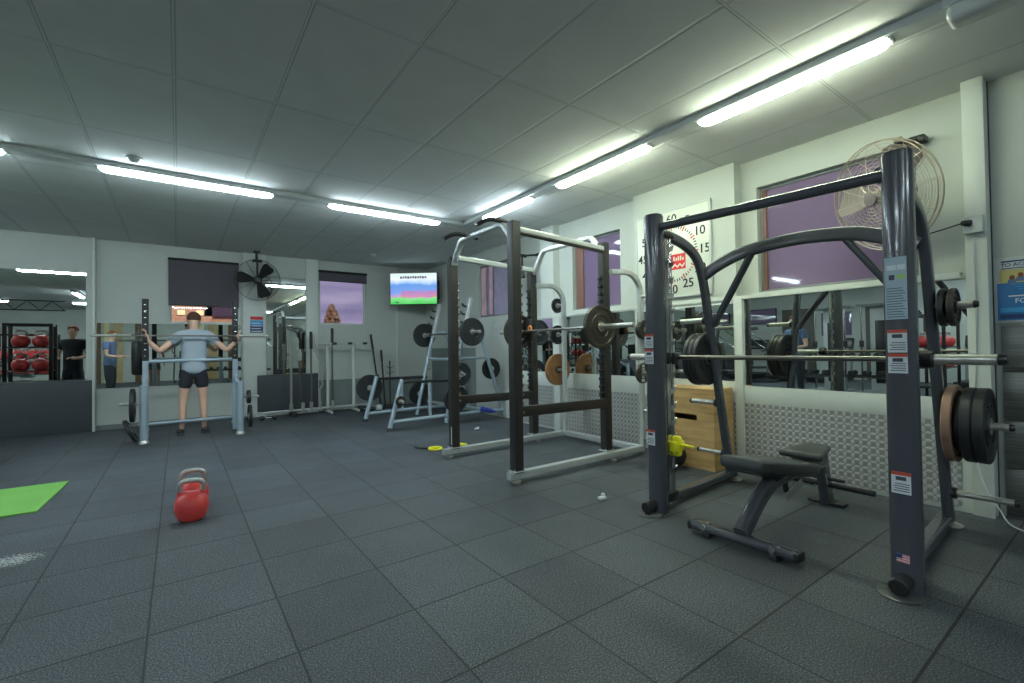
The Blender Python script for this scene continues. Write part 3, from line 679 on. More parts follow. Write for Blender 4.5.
# labels on the uprights (face of the post towards the room, slightly off the surface)
def sticker(name, x, y, z0, z1, wd, kind, label=None):
    xf = x-.0655
    mb = MB().bx(xf-.0012, xf, y-wd/2, y+wd/2, z0, z1, mi=0)
    if kind == 'long':
        mb.bx(xf-.002, xf-.001, y-.002, y+.034, z1-.062, z1-.038, mi=1); mb.bx(xf-.002, xf-.001, y-.036, y-.006, z1-.062, z1-.038, mi=1)
        mb.bx(xf-.002, xf-.001, y-.034, y-.006, z1-.105, z1-.085, mi=3); mb.bx(xf-.002, xf-.001, y+.004, y+.026, z1-.11, z1-.085, mi=2)
        for i in range(12): mb.bx(xf-.002, xf-.001, y-wd/2+.006+(i % 3)*.006, y+wd/2-.006, z0+.01+i*.0125, z0+.0135+i*.0125, mi=2)
        return w.part(name, mb, ['label_blue', 'label_white', 'ink', 'green_ink'], label)
    mb.bx(xf-.002, xf-.001, y-wd/2, y+wd/2, z1-.016, z1, mi=1)
    for i in range(4): mb.bx(xf-.002, xf-.001, y-wd/2+.006, y+wd/2-.008-.006*(i % 2), z0+.012+i*.011, z0+.016+i*.011, mi=2)
    mb.bx(xf-.002, xf-.001, y-.02, y+.02, z1-.04, z1-.022, mi=2)
    return w.part(name, mb, ['label_white', 'label_red', 'ink'], label)
xN = SX+XN; xFr = SX+XF
sticker('instruction_label', xN, YN, 1.315, 1.615, .085, 'long', 'long pale blue instruction label')
sticker('warning_label', xN, YN, 1.155, 1.265, .075, 'w', 'white warning label with red top'); sticker('warning_label', xN, YN, 1.055, 1.15, .075, 'w', 'white warning label with red top')
sticker('warning_label', xN, YN, .478, .582, .075, 'w', 'white warning label with red top')
sticker('warning_label', xFr, YFR+.01, 1.19, 1.29, .075, 'w', 'white warning label with red top'); sticker('warning_label', xFr, YFR+.01, 1.075, 1.18, .075, 'w', 'white warning label with red top')
sticker('warning_label', xFr, YFR+.01, .49, .60, .075, 'w', 'white warning label with red top')
xf = xN-.0655; mb = MB().bx(xf-.0012, xf, YN-.025, YN+.025, .15, .19, mi=0)
for i in range(4): mb.bx(xf-.002, xf-.001, YN-.025, YN+.025, .151+i*.011, .1555+i*.011, mi=1)
mb.bx(xf-.003, xf-.0015, YN+.003, YN+.025, .17, .19, mi=2)
w.part('flag_label', mb, ['label_white', 'ink_red', 'poster_navy'], 'small striped flag label')
# plates on the smith pegs
AX = (0,1,0); x = pegx[(0, .70)]
plate((x, .720, .70), AX, .235, .045, 'rust_plate', 'scuffed brown weight plate, innermost on the near lower peg of the smith machine', 'iron', hub='rust_plate')
plate((x, .683, .70), AX, .175, .028, 'black_rubber', 'smaller black weight plate wedged between brown and big black plates', 'iron')
plate((x, .640, .70), AX, .225, .052, 'black_rubber', 'big black weight plate, inner of the pair at the right edge peg')
plate((x, .586, .70), AX, .225, .052, 'black_rubber', 'big black weight plate, outermost of the pair at the right edge peg')
x = pegx[(0, 1.42)]
plate((x, .725, 1.41), AX, .115, .028, 'black_metal', 'small black weight plate, inner one on the topmost near peg', 'iron', hub='black_metal')
plate((x, .680, 1.41), AX, .115, .03, 'iron_plate', 'small dark weight plate, outer one on the topmost near peg', 'iron', hub='iron_plate')
x = pegx[(1, 1.085)]
for i, (yy, rr, lb) in enumerate(((2.265, .225, 'nearest'), (2.307, .225, 'middle'), (2.349, .23, 'farthest'))):
    plate((x, yy, 1.085), AX, rr, .039, 'black_rubber', lb+' of three big black weight plates on the far side of the smith machine')
# plyometric box (wooden) by the wall
t = thing('plyo_box', (4.30, 2.72, 0), 'plywood jump box with slot handles standing against the wall', 'jump box'); w = W(t)
bxo = (4.12, 4.465, 2.40, 3.06, .0, .765)
def slot_panel(x0, x1, y0, y1, z0, z1, slots):
    mb = MB(); ys = sorted(set([y0, y1]+[s for q in slots for s in q[:2]]))
    for a, b in zip(ys, ys[1:]):
        hs = sorted([q for q in slots if q[0] <= a+1e-6 and q[1] >= b-1e-6], key=lambda q: q[2]); z = z0
        for q in hs: mb.bx(x0, x1, a, b, z, q[2]); z = q[3]
        mb.bx(x0, x1, a, b, z, z1)
    return mb
w.part('front_panel', slot_panel(4.12, 4.138, 2.44, 3.04, 0, .765, [(2.62, 2.88, .465, .525)]), 'plywood')
w.part('side_panel', MB().bx(4.138, 4.465, 2.44, 2.458, 0, .765), 'plywood'); w.part('side_panel', MB().bx(4.138, 4.465, 3.022, 3.04, 0, .765), 'plywood')
w.part('back_panel', MB().bx(4.447, 4.465, 2.458, 3.022, 0, .765), 'plywood'); w.part('top_panel', MB().bx(4.12, 4.465, 2.44, 3.04, .765, .783, bev=.002), 'plywood')

t = thing('medicine_ball', (3.97, 2.79, 0), 'dark round ball on the floor in front of the plywood box', 'ball'); MB().ball((0,0,.125), .125, 24).build('shell', 'black_rubber', t); MB().torus((0,0,.125), (0,0,1), .1245, .004).build('seam', 'shorts', t)
# ------------------------------------------------------------------ adjustable bench
t = thing('adjustable_bench', (3.3, 1.45, 0), 'dark adjustable bench with wide front foot inside the smith machine', 'bench'); w = W(t)
fb = w.part('front_foot', MB().rect([(2.70, 1.75, .052), (2.72, 1.145, .052)], .085, .05, .022), 'steel_grey_paint')
for yy in (1.76, 1.135): w.part('end_cap', MB().box((2.70 if yy > 1.5 else 2.72, yy, .052), (.088, .03, .054), bev=.012), 'black_plastic', parent=fb)
for yy in (1.65, 1.25): w.part('rubber_foot', MB().box((2.71, yy, .02), (.10, .045, .04), bev=.01), 'black_rubber', parent=fb)
for yy in (1.66, 1.25): w.part('bolt', MB().cyl((2.66, yy, .065), (2.65, yy, .065), .018).cyl((2.71, yy, .075), (2.71, yy, .085), .018), 'chrome', parent=fb)
spine = smooth_path([(2.71, 1.45, .075), (2.80, 1.45, .14), (2.95, 1.45, .25), (3.10, 1.45, .315), (3.30, 1.45, .335), (3.6, 1.45, .33), (3.88, 1.45, .34)], 5)
sp_ = w.part('spine', MB().rect(spine, .075, .10, .025), 'steel_grey_paint')
w.part('spec_plate', MB().bx(2.80, 2.815, 1.43, 1.47, .155, .158).box((2.79, 1.45, .185), (.05, .045, .003), rot=Matrix.Rotation(-.72, 3, 'Y')), 'label_white', parent=sp_)
w.part('rear_leg', MB().rect([(3.86, 1.45, .40), (3.96, 1.45, .02)], .13, .055, .014, up=V((0,1,0))), 'steel_grey_paint'); w.part('rear_foot', MB().box((3.97, 1.45, .012), (.10, .24, .024), bev=.008), 'black_metal')
w.part('rear_leg_plate', MB().box((3.885, 1.45, .20), (.006, .06, .09), bev=.002, rot=Matrix.Rotation(-.31, 3, 'Y')), 'label_blue')
def pad(x0, x1, z0, z1, w0, w1, yc, th, name):
    L = math.hypot(x1-x0, z1-z0); a = math.atan2(z1-z0, x1-x0); mb = MB()
    b = bmesh.new(); bmesh.ops.create_cube(b, size=1); bmesh.ops.scale(b, vec=(L, 1, th), verts=b.verts)
    for v in b.verts: v.co.y *= (w0 if v.co.x < 0 else w1)
    bmesh.ops.bevel(b, geom=b.edges[:], offset=.024, segments=4, affect='EDGES', profile=.5)
    bmesh.ops.transform(b, matrix=Matrix.Rotation(-a, 4, 'Y'), verts=b.verts); bmesh.ops.translate(b, vec=((x0+x1)/2, yc, (z0+z1)/2), verts=b.verts); mb.bm(b)
    return w.part(name, mb, 'vinyl')
bp_ = pad(2.71, 3.48, .495, .36, .26, .30, 1.45, .075, 'back_pad')
w.part('pad_board', MB().box((3.09, 1.45, .382), (.70, .22, .018), bev=.004, rot=Matrix.Rotation(.174, 3, 'Y')), 'black_plastic', parent=bp_)
pad(3.50, 3.84, .425, .445, .29, .16, 1.45, .05, 'seat_pad')
w.part('pivot_bracket', MB().box((3.18, 1.45, .355), (.22, .10, .05), bev=.01).box((3.62, 1.45, .375), (.24, .10, .06), bev=.01), 'black_metal')
w.part('pad_support', MB().rect([(3.05, 1.45, .38), (3.45, 1.45, .30)], .04, .04, .01), 'steel_grey_paint')
mb = MB().box((3.3, 1.40, .24), (.24, .008, .05), bev=.002, rot=Matrix.Rotation(-.25, 3, 'Y'))
for i in range(6): mb.box((3.21+.036*i, 1.40, .215+.009*i), (.018, .01, .03), rot=Matrix.Rotation(-.25, 3, 'Y'))
w.part('adjustment_ladder', mb, 'worn_chrome'); w.part('adjust_handle', MB().cyl((3.42, 1.40, .27), (3.42, 1.32, .265), .010), 'chrome')
w.part('ladder_mount', MB().rect([(3.22, 1.43, .35), (3.26, 1.43, .23)], .03, .03, .006, up=V((0,1,0))).rect([(3.42, 1.43, .34), (3.40, 1.43, .27)], .03, .03, .006, up=V((0,1,0))), 'black_metal')
# ------------------------------------------------------------------ power rack
t = thing('power_rack', (3.3, 4.1, 0), 'tall dark power rack with silver floor frame, pull-up bars and storage posts', 'power rack'); w = W(t)
NY, FY, FX, RX, SXR = 3.345, 4.59, 2.455, 3.70, 4.19
HT = 2.34
for (x, y) in ((FX, NY), (FX+.05, FY), (RX, NY+.075), (RX, FY+.07)):
    front = x < 3
    ht = 2.345 if y < 4 else 2.235
    if not front: ht = 2.32 if y < 4 else 2.225
    up_ = w.part('upright', MB().rect([(x, y, .09), (x, y, ht)], .088, .094, .006, up=V((1,0,0))), 'rack_brown')
    xs = x+.047 if front else x-.047; mb = MB().box((xs-(.003 if front else -.003), y, 1.27), (.006, .03, 1.42)); xs += .012 if front else -.012
    for i in range(17):
        z = .62+i*.082; mb.box((xs, y, z), (.036, .05, .030), bev=.003)
    w.part('hook_strip', mb, 'chrome' if front else 'black_metal', parent=up_)
    w.part('foot_bracket', MB().box((x, y, .105), (.13, .11, .012), bev=.002).cyl((x-.05, y-.035, .108), (x-.05, y-.035, .122), .009).cyl((x+.05, y-.035, .108), (x+.05, y-.035, .122), .009), 'silver_paint')
w.part('number_strip', MB().bx(FX+.001, FX+.008, FY-.03, FY-.012, .14, .34), 'label_white', 'white strip low on the far front post')
for y, dy in ((NY, .015), (FY, .03)):
    w.part('base_beam', MB().rect([(FX-.09, y, .068), (SXR+.03, y+dy, .068)], .07, .062, .006), 'silver_paint')
    w.part('levelling_foot', MB().cyl((FX-.02, y-.02, 0), (FX-.02, y-.02, .03), .04).cyl((RX, y-.02, 0), (RX, y-.02, .03), .035), 'worn_chrome')
w.part('rear_base_beam', MB().rect([(SXR, NY+.03, .068), (SXR, FY+.02, .068)], .07, .06, .006), 'silver_paint')
# top side beams
w.part('top_beam', MB().rect([(FX+.04, NY, 2.285), (RX-.04, NY+.05, 2.25)], .05, .045, .006), 'silver_paint')
w.part('top_beam', MB().rect([(FX+.05, FY-.13, 2.205), (RX-.04, FY, 2.195)], .05, .055, .006), 'silver_paint')
w.part('top_strip', MB().rect([(FX+.045, NY-.004, 2.252), (RX-.05, NY+.046, 2.217)], .052, .02, .003), 'rack_brown', 'dark strip under the near beam')
# arched pull-up bars
def archbar(x, ya, yb, zl, zt):
    return [(x, yb, zl), (x, yb-.02, zl+.03), (x, yb-.16, zt-.02), (x, yb-.20, zt), (x, yb-.26, zt+.012), (x, ya+.26, zt+.012), (x, ya+.20, zt), (x, ya+.16, zt-.02), (x, ya+.02, zl+.03), (x, ya, zl)]
a1 = w.part('front_arch', MB().rect(smooth_path(archbar(FX+.05, NY+.05, FY-.03, 2.155, 2.375), 3), .05, .06, .012, up=V((1,0,0))), 'silver_paint')
w.part('arch_bracket', MB().box((FX+.05, FY-.03, 2.16), (.07, .075, .05), bev=.006), 'white_trim', parent=a1)
w.part('rear_arch', MB().rect(smooth_path(archbar(RX, NY+.06, FY+.02, 2.15, 2.40), 3), .05, .06, .012, up=V((1,0,0))), 'silver_paint')
for yc in (4.24, 3.58):
    g = w.part('pull_up_grip', MB().tube(smooth_path([(FX+.16, yc-.02, 2.39), (FX+.05, yc, 2.41), (FX-.05, yc+.005, 2.415), (FX-.13, yc+.02, 2.40), (FX-.20, yc+.05, 2.36)], 5), .021, 10), 'black_rubber')
    w.part('grip_end', MB().cyl((FX-.20, yc+.05, 2.36), (FX-.22, yc+.06, 2.345), .022), 'chrome', parent=g)
# safety bars
for y in (NY-.0, FY-.0):
    w.part('safety_bar', MB().rect([(FX+.06, y+.0, .63), (RX-.03, y+.05, .61)], .045, .095, .006), 'rack_brown')
# storage posts
for k, y in enumerate((NY+.0, FY+.03)):
    pth = [V((RX+.03, y, 2.0)), V((3.97, y, 2.02))] + arc((3.97, y, 1.78), .24, 90, 0, (1,0,0), (0,0,1), 8)[1:] + [V((4.21, y, 1.0)), V((4.21, y, .09))]
    sp2 = w.part('storage_post', MB().rect(pth, .05, .06, .012, up=V((0,1,0)).cross(V((1,0,0)))), 'silver_paint')
    sg = -1 if k == 0 else 1
    for z in (1.76, 1.385, .905, .485, .19) if k == 0 else (1.78, 1.38, .905):
        w.part('storage_peg', MB().cyl((4.21, y+sg*.025, z), (4.21, y+sg*.20, z), .019), 'worn_chrome', parent=sp2)
    w.part('number_plate', MB().box((3.86, y-.028, 2.015), (.10, .004, .03)), 'label_white', parent=sp2)
# J hooks on the rear posts
for y in (NY+.075, FY+.07):
    w.part('bar_hook', MB().box((RX-.06, y, 1.425), (.03, .07, .12), bev=.006).box((RX-.12, y, 1.389), (.14, .06, .02), bev=.004).box((RX-.185, y, 1.415), (.014, .06, .06), bev=.004), 'black_metal')
w.part('tag_holder', MB().box((RX-.085, FY+.0, 1.48), (.07, .12, .17), bev=.01), 'black_plastic'); w.part('orange_tag', MB().torus((RX-.125, FY-.035, 1.45), (1,0,0), .030, .012), 'orange', 'orange ring tag')

def barbell(name, c, ax, L, label, rb=.0145, rs=.025, sleeve=.40, m='bar_steel'):
    c = V(c); ax = V(ax).normalized(); t = thing(name, c, label, 'barbell')
    MB().cyl(-ax*(L/2-sleeve), ax*(L/2-sleeve), rb).build('shaft', m, t)
    for s_ in (-1, 1):
        MB().cyl(ax*s_*(L/2-sleeve+.01), ax*s_*L/2, rs, n=18).build('sleeve', 'worn_chrome', t)
        MB().cyl(ax*s_*(L/2-sleeve-.02), ax*s_*(L/2-sleeve+.015), rs*1.35, n=18).build('collar', 'worn_chrome', t)
    return t
BXR, BZR = RX-.15, 1.415
barbell('barbell', (BXR, 4.03, BZR), AX, 2.26, 'barbell racked on the rear posts of the power rack with one plate on each end')
plate((BXR, 3.345, BZR), AX, .225, .045, 'iron_plate', 'round bronze-grey iron plate on the near end of the racked barbell', 'iron')
plate((BXR, 4.76, BZR), AX, .225, .045, 'iron_plate', 'iron plate on the far end of the racked barbell, behind the front post', 'iron')
plate((4.21, 4.76, .905), AX, .215, .04, 'brown_plate', 'brown tan weight plate on the far storage post of the power rack', 'iron', hub='iron_plate')
plate((4.21, 4.75, 1.38), AX, .13, .03, 'black_metal', 'medium black plate above the brown plate on the far storage post', 'iron')
plate((4.21, 4.75, 1.78), AX, .10, .03, 'black_metal', 'small black plate, topmost on the far storage post', 'iron')
plate((4.21, 3.33, 1.385), AX, .10, .035, 'iron_plate', 'small dark bronze plate, inner one on the near storage post', 'iron')
plate((4.21, 3.285, 1.385), AX, .115, .03, 'iron_plate', 'small dark bronze plate, outer one on the near storage post', 'iron')
plate((4.21, 3.33, .905), AX, .115, .035, 'iron_plate', 'small dusty plate low on the near storage post', 'iron')
t = thing('resistance_band', (2.5, 5.06, 0), 'yellow and black strap lying on the floor by the rack foot', 'strap')
MB().torus((.0, .0, .014), (0,0,1), .075, .014).build('yellow_loop', 'yellow', t); MB().tube(smooth_path([(-.05, .05, .012), (-.12, .12, .012), (-.16, .22, .012), (-.12, .3, .012)]), .012, 8).build('black_strap', 'black_rubber', t)
t = thing('resistance_band', (2.82, 5.0, 0), 'yellow strap with black clip beside the rack floor beam', 'strap')
MB().torus((0, 0, .03), (.2,.1,1), .06, .02).build('yellow_loop', 'yellow', t); MB().box((-.06, .04, .05), (.05, .04, .08), bev=.01).build('clip', 'black_plastic', t)

# ------------------------------------------------------------------ twin bench rack near the far corner
t = thing('bench_press_rack', (3.4, 7.2, 0), 'pale tubular bench press rack with leaning uprights near the corner', 'bench press rack'); w = W(t)
for k, y in enumerate((7.8, 6.62)):
    dx = 0 if k == 0 else -.03
    w.part('front_leg', MB().tube([(2.56+dx, y, .03), (2.76+dx, y, .76)], .035, 14), 'blue_silver'); w.part('leg_cap', MB().ball((2.765+dx, y, .765), .037, 12), 'black_plastic')
    w.part('rubber_foot', MB().cyl((2.555+dx, y, 0), (2.56+dx, y, .05), .045, .04), 'black_rubber')
    w.part('floor_beam', MB().tube([(2.60+dx, y, .13), (3.52+dx, y, .145), (4.60, y, .14)], .032, 12), 'blue_silver')
    w.part('bar_rail', MB().tube([(2.77+dx, y, .715), (3.70+dx, y, .70)], .022, 10), 'black_metal')
    up_ = w.part('upright', MB().tube([(3.49+dx, y, .03), (3.72+dx, y, 1.0), (3.84+dx, y, 1.5)], .032, 14), 'blue_silver')
    w.part('upright_head', MB().rect([(3.83+dx, y, 1.44), (3.975+dx, y, 2.05)], .06, .075, .01, up=V((0,1,0))), 'silver_paint', parent=up_)
    mb = MB()
    for i in range(4): mb.prism([(0,0), (.07,.02), (.08,.07), (.06,.06), (.05,.035), (0,.03)], (3.885+dx-.10+.035*i, y-.02, 1.50+.13*i), (-1,0,0), (0,0,1), .03)
    w.part('bar_catches', mb, 'black_metal', parent=up_)
    w.part('rear_leg', MB().tube(smooth_path([(3.84+dx, y, 1.52), (4.02, y, 1.52), (4.14, y, 1.42), (4.25, y, 1.1), (4.40, y, .65), (4.60, y, .04)], 5), .032, 12), 'blue_silver')
    w.part('short_post', MB().tube([(3.21+dx, y, .69), (3.22+dx, y, .14)], .026, 10), 'blue_silver')
    sg = 1 if k == 0 else -1
    for (x, z) in (((2.67, .56), (3.60, .40), (3.77, .85)) if k == 0 else ((2.68, .44), (3.62, .41), (3.72, .80), (4.40, .86))):
        sq = .22 if (k == 0 or x > 4) else -.20; w.part('storage_peg', MB().cyl((x+dx*.5, y, z), (x+dx*.5, y+sq, z), .022), 'worn_chrome')
w.part('cross_tube', MB().tube([(3.72, 6.62, 1.03), (3.75, 7.8, 1.03)], .028, 12), 'blue_silver'); w.part('cross_tube', MB().tube([(4.3, 6.62, .14), (4.3, 7.8, .14)], .03, 12), 'blue_silver')
w.part('side_tube', MB().tube([(3.72, 6.62, 1.05), (4.28, 6.62, 1.05)], .025, 12), 'blue_silver')
barbell('barbell', (3.80, 7.2, 1.475), AX, 2.2, 'barbell resting on the leaning uprights of the pale bench press rack')
plate((3.80, 6.34, 1.475), AX, .225, .045, 'black_rubber', 'black grip plate on the near end of the leaning rack barbell')
plate((3.80, 8.10, 1.475), AX, .225, .045, 'black_rubber', 'black grip plate on the far end of the leaning rack barbell, under the television')
plate((2.67, 7.90, .56), AX, .225, .05, 'black_rubber', 'black plate hung on the leftmost leaning leg of the bench press rack')
plate((3.60, 7.90, .40), AX, .205, .045, 'black_metal', 'black plate with pale centre hung between the rack uprights', 'rubber', hub='label_white')
plate((2.67, 6.54, .44), AX, .075, .04, 'iron_plate', 'very small plate on the nearer short leaning leg', 'iron')
plate((3.70, 6.55, .80), AX, .19, .04, 'black_rubber', 'upper black plate on the nearer leaning upright, partly behind the rack post')
plate((3.61, 6.55, .41), AX, .215, .045, 'black_rubber', 'lower black plate on the nearer leaning upright, by the orange disc')
plate((4.39, 6.70, .86), AX, .18, .04, 'black_rubber', 'black plate on the rear curved leg between the two power rack posts')
plate((3.58, 6.50, .44), AX, .10, .02, 'orange', 'thin orange disc beside the low black plate', 'iron', hub='black_metal')
tag(MB().cyl((4.06, 6.52, .21), (4.26, 6.46, .16), .045, .03).cyl((4.26, 6.46, .16), (4.30, 6.45, .15), .022).build('drink_bottle', ['blue_paint']), 'blue bottle lying on the floor tube of the bench press rack', 'bottle')

# ------------------------------------------------------------------ plate/bar storage along the back wall
t = thing('bar_holder', (2.0, 9.4, 0), 'low silver floor rail holding upright bars along the back wall', 'bar holder'); w = W(t)
w.part('rail', MB().rect([(.75, 9.38, .10), (3.2, 9.38, .115)], .04, .035, .006), 'silver_paint')
for x in (1.0, 1.72, 3.0): w.part('foot', MB().box((x, 9.33, .045), (.09, .30, .09), bev=.01), 'black_rubber')
bars = [(1.70, 0, 1.33, 'short knurled steel bar, leftmost in the floor holder', 'worn_chrome', .022), (1.90, -.09, 1.33, 'thin steel bar leaning left, second in the floor holder', 'bar_steel', .014),
        (2.05, 0, 1.55, 'tall dark bar, third in the floor holder', 'bar_steel', .018), (2.21, -.18, 1.50, 'steel bar with a kink leaning left, fourth in the floor holder', 'worn_chrome', .014), (2.44, 0, 1.62, 'tall bar at the right end of the floor holder by the white stand', 'bar_steel', .017)]
for (x, lean, ht, lb, mt, r_) in bars:
    w.part('bar_cup', MB().cyl((x, 9.38, .07), (x, 9.38, .24), .034), 'worn_chrome')
    t2 = thing('weight_bar', (x, 9.38, .12), lb, 'bar', group='upright bars by the back wall')
    if 'kink' in lb:
        MB().tube([(0,0,0), (-.01,0,.35), (.05,0,.45), (-.02,0,.75), (.0,0,.85), (-.10,0,1.22), (-.12,0,ht-.12)], r_, 10).build('shaft', mt, t2)
    else: MB().cyl((0,0,0), (lean,0,ht-.12), r_).build('shaft', mt, t2)
    tl = V((lean if 'kink' not in lb else -.12, 0, ht-.12)); MB().cyl(tl-V((lean*.2 if 'kink' not in lb else -.02, 0, .30)), tl+V((0,0,.03)), r_*1.6).build('sleeve', 'black_metal' if 'dark' in lb or 'tall bar' in lb else 'worn_chrome', t2)
# small things on the floor by the holder
tag(MB().box((3.30, 9.2, .045), (.11, .09, .09), bev=.012).box((3.30, 9.2, .094), (.08, .06, .01), bev=.003).build('floor_box', 'label_white'), 'small white block on the floor beside the bar holder', 'box')
for (x, lb) in ((1.28, 'small black dumbbell under the silver rail, left'), (3.02, 'small black dumbbell under the silver rail, by the white stand')):
    t2 = thing('dumbbell', (x, 9.12, 0), lb, 'dumbbell'); MB().cyl((-.10, 0, .045), (.10, 0, .045), .014).build('handle', 'chrome', t2)
    for s_ in (-1, 1): MB().lathe([(0,-.03), (.038,-.03), (.045,-.022), (.045,.022), (.038,.03), (0,.03)], (s_*.10, 0, .045), (1,0,0), 6).build('head', 'black_rubber', t2)
# white dip stand
t = thing('dip_stand', (2.65, 9.3, 0), 'white tubular dip stand under the purple back window', 'dip stand'); w = W(t)
for x in (2.37, 2.87):
    w.part('upright', MB().tube(smooth_path([(x, 9.58, .05), (x, 9.50, .06), (x, 9.46, .16), (x, 9.45, .6), (x, 9.45, 1.24), (x, 9.44, 1.32)]), .030, 12), 'white_trim')
    w.part('foot_tube', MB().tube([(x+.0, 9.60, .03), (x-.0, 9.15, .03)], .028, 10), 'white_trim')
    w.part('arm', MB().tube([(x, 9.45, 1.32), (x, 9.2, 1.345)], .02, 10), 'white_trim')
w.part('hand_bar', MB().tube([(2.20, 9.42, 1.345), (3.13, 9.42, 1.355)], .016, 10), 'silver_paint')
for x in (2.50, 2.80, 3.10): w.part('grip', MB().cyl((x-.05, 9.40, 1.35), (x+.03, 9.40, 1.352), .024), 'black_rubber')
w.part('base_tube', MB().tube([(2.37, 9.45, .06), (2.87, 9.45, .06)], .022, 10), 'white_trim')
# three bars standing in the corner
for (x0, z0, x1, z1, lb) in ((3.47, .05, 3.28, 1.54, 'longest thin black bar leaning in the corner under the television'), (3.56, .05, 3.50, 1.21, 'shorter black bar leaning beside the longest one in the corner')):
    t2 = thing('weight_bar', (x0, 9.55, .0), lb, 'bar'); MB().cyl((0, 0, .0), (x1-x0, .05, z1), .017).build('shaft', 'black_metal', t2); MB().cyl(V((x1-x0, .05, z1))*.8, V((x1-x0, .05, z1)), .024).build('sleeve', 'black_metal', t2)
t = thing('cable_handle_stand', (3.65, 9.5, 0), 'small dark attachment tree standing in the corner', 'stand'); w = W(t)
w.part('pole', MB().cyl((3.65, 9.5, .03), (3.65, 9.5, .98), .014), 'black_metal'); w.part('base', MB().cyl((3.65, 9.5, 0), (3.65, 9.5, .04), .15), 'black_metal')
for i, z in enumerate((.35, .55, .72, .84)): w.part('hook', MB().tube(smooth_path([(3.57, 9.48, z+.03), (3.60, 9.5, z), (3.65, 9.5, z-.01), (3.70, 9.5, z), (3.73, 9.48, z+.03)]), .009, 6), 'bar_steel')

# ------------------------------------------------------------------ squat rack on the left
t = thing('squat_rack', (.18, 8.2, 0), 'silver tubular squat rack with black notched uprights at the back wall', 'squat rack'); w = W(t)
for k, x in enumerate((-.375, .735)):
    xo = x if k == 0 else x-.03
    w.part('front_tube', MB().cyl((x, 7.87, .03), (x, 7.87, .78), .046, n=18), 'blue_silver'); w.part('foot', MB().cyl((x, 7.87, 0), (x, 7.87, .05), .062, .05), 'worn_chrome')
    w.part('upright', MB().rect([(xo, 8.25, .03), (xo, 8.25, 1.12)], .07, .07, .012, up=V((1,0,0))), 'blue_silver')
    un = w.part('upright_head', MB().rect([(xo, 8.25, 1.10), (xo, 8.25, 1.97)], .075, .075, .008, up=V((1,0,0))), 'black_metal')
    mb = MB()
    for i in range(9): mb.box((xo, 8.205, 1.16+i*.09), (.03, .02, .016), bev=.003)
    w.part('peg_holes', mb, 'chrome', parent=un)
    w.part('side_beam', MB().tube([(x, 7.87, .70), (xo, 8.25, .85)], .03, 12).tube([(x, 7.87, .10), (xo, 8.6, .10)], .032, 12), 'blue_silver')
    w.part('bar_rest', MB().box((xo, 8.19, 1.37), (.05, .10, .02), bev=.004).box((xo, 8.14, 1.40), (.05, .014, .08), bev=.004), 'black_metal')
    sg = -1 if k == 0 else 1
    for z, L in ((.53, .26), (.24, .22)): w.part('storage_peg', MB().cyl((x, 8.0, z), (x+sg*L, 8.0, z), .018), 'worn_chrome')
w.part('cross_beam', MB().tube([(-.375, 8.30, 1.09), (.705, 8.30, 1.10)], .026, 12), 'blue_silver'); w.part('low_beam', MB().tube([(-.375, 8.32, .20), (.705, 8.32, .21)], .024, 12), 'blue_silver')
AXX = (1,0,0)
plate((-.50, 8.0, .51), AXX, .225, .05, 'black_rubber', 'black plate hung on the left side of the silver squat rack', 'iron')
tp = plate((-.52, 7.96, .175), (1,0,.45), .165, .04, 'black_metal', 'smaller black plate low on the left side of the squat rack', 'iron')
plate((.86, 8.0, .53), AXX, .10, .05, 'black_rubber', 'small thick plate on the right peg of the squat rack', 'iron')
plate((.875, 8.0, .24), AXX, .17, .04, 'black_rubber', 'dark plate low on the right side of the squat rack', 'iron')
barbell('barbell', (.10, 8.20, 1.455), AXX, 2.1, 'long thin barbell across the shoulders of the person in grey shirt', rb=.013, rs=.02)

# ------------------------------------------------------------------ floor items
def kettlebell(x, y, rz, label):
    t = thing('kettlebell', (x, y, 0), label, 'kettlebell', rz, 'red kettlebells on the floor')
    MB().lathe([(0, 0), (.062, 0), (.07, .004), (.088, .03), (.103, .07), (.107, .105), (.100, .145), (.08, .178), (.05, .196), (0, .202)], (0,0,0), (0,0,1), 36).build('bell', 'red_vinyl', t)
    hp = [(-.058, 0, .165), (-.067, 0, .205)]
    MB().tube(hp, .019, 12).tube([(.058, 0, .165), (.067, 0, .205)], .019, 12).box((0, 0, .185), (.11, .035, .05), bev=.015).build('horn', 'red_vinyl', t)
    MB().tube(smooth_path([(-.067, 0, .200), (-.072, 0, .238), (-.060, 0, .268), (-.03, 0, .279), (.03, 0, .279), (.060, 0, .268), (.072, 0, .238), (.067, 0, .200)], 5), .0175, 12).build('handle', 'worn_chrome', t)
    return t
kettlebell(.075, 4.08, -.15, 'nearer red kettlebell with worn steel handle on the mats'); kettlebell(.09, 4.42, -.1, 'red kettlebell standing just behind the nearer red one')
tag(MB().prism([(0,0), (2.2,0.02), (2.24,1.02), (.04,1.04)], (-3.08, 4.99, .0), V((1,-.0,0)), (0,1,0), .012).build('exercise_mat', 'green_mat'), 'bright green exercise mat on the floor at the left edge', 'mat')
for (x, y, lb) in ((2.70, 2.55, 'small grey crumpled scrap near the far smith upright foot'), (3.6, 5.9, 'small pale scrap on the floor beyond the power rack')):
    tag(MB().box((x, y, .014), (.07, .05, .025), bev=.01).box((x+.04, y+.03, .02), (.05, .03, .035), bev=.012, rot=Matrix.Rotation(.6, 3, 'Z')).build('paper_scrap', 'label_white'), lb, 'litter')

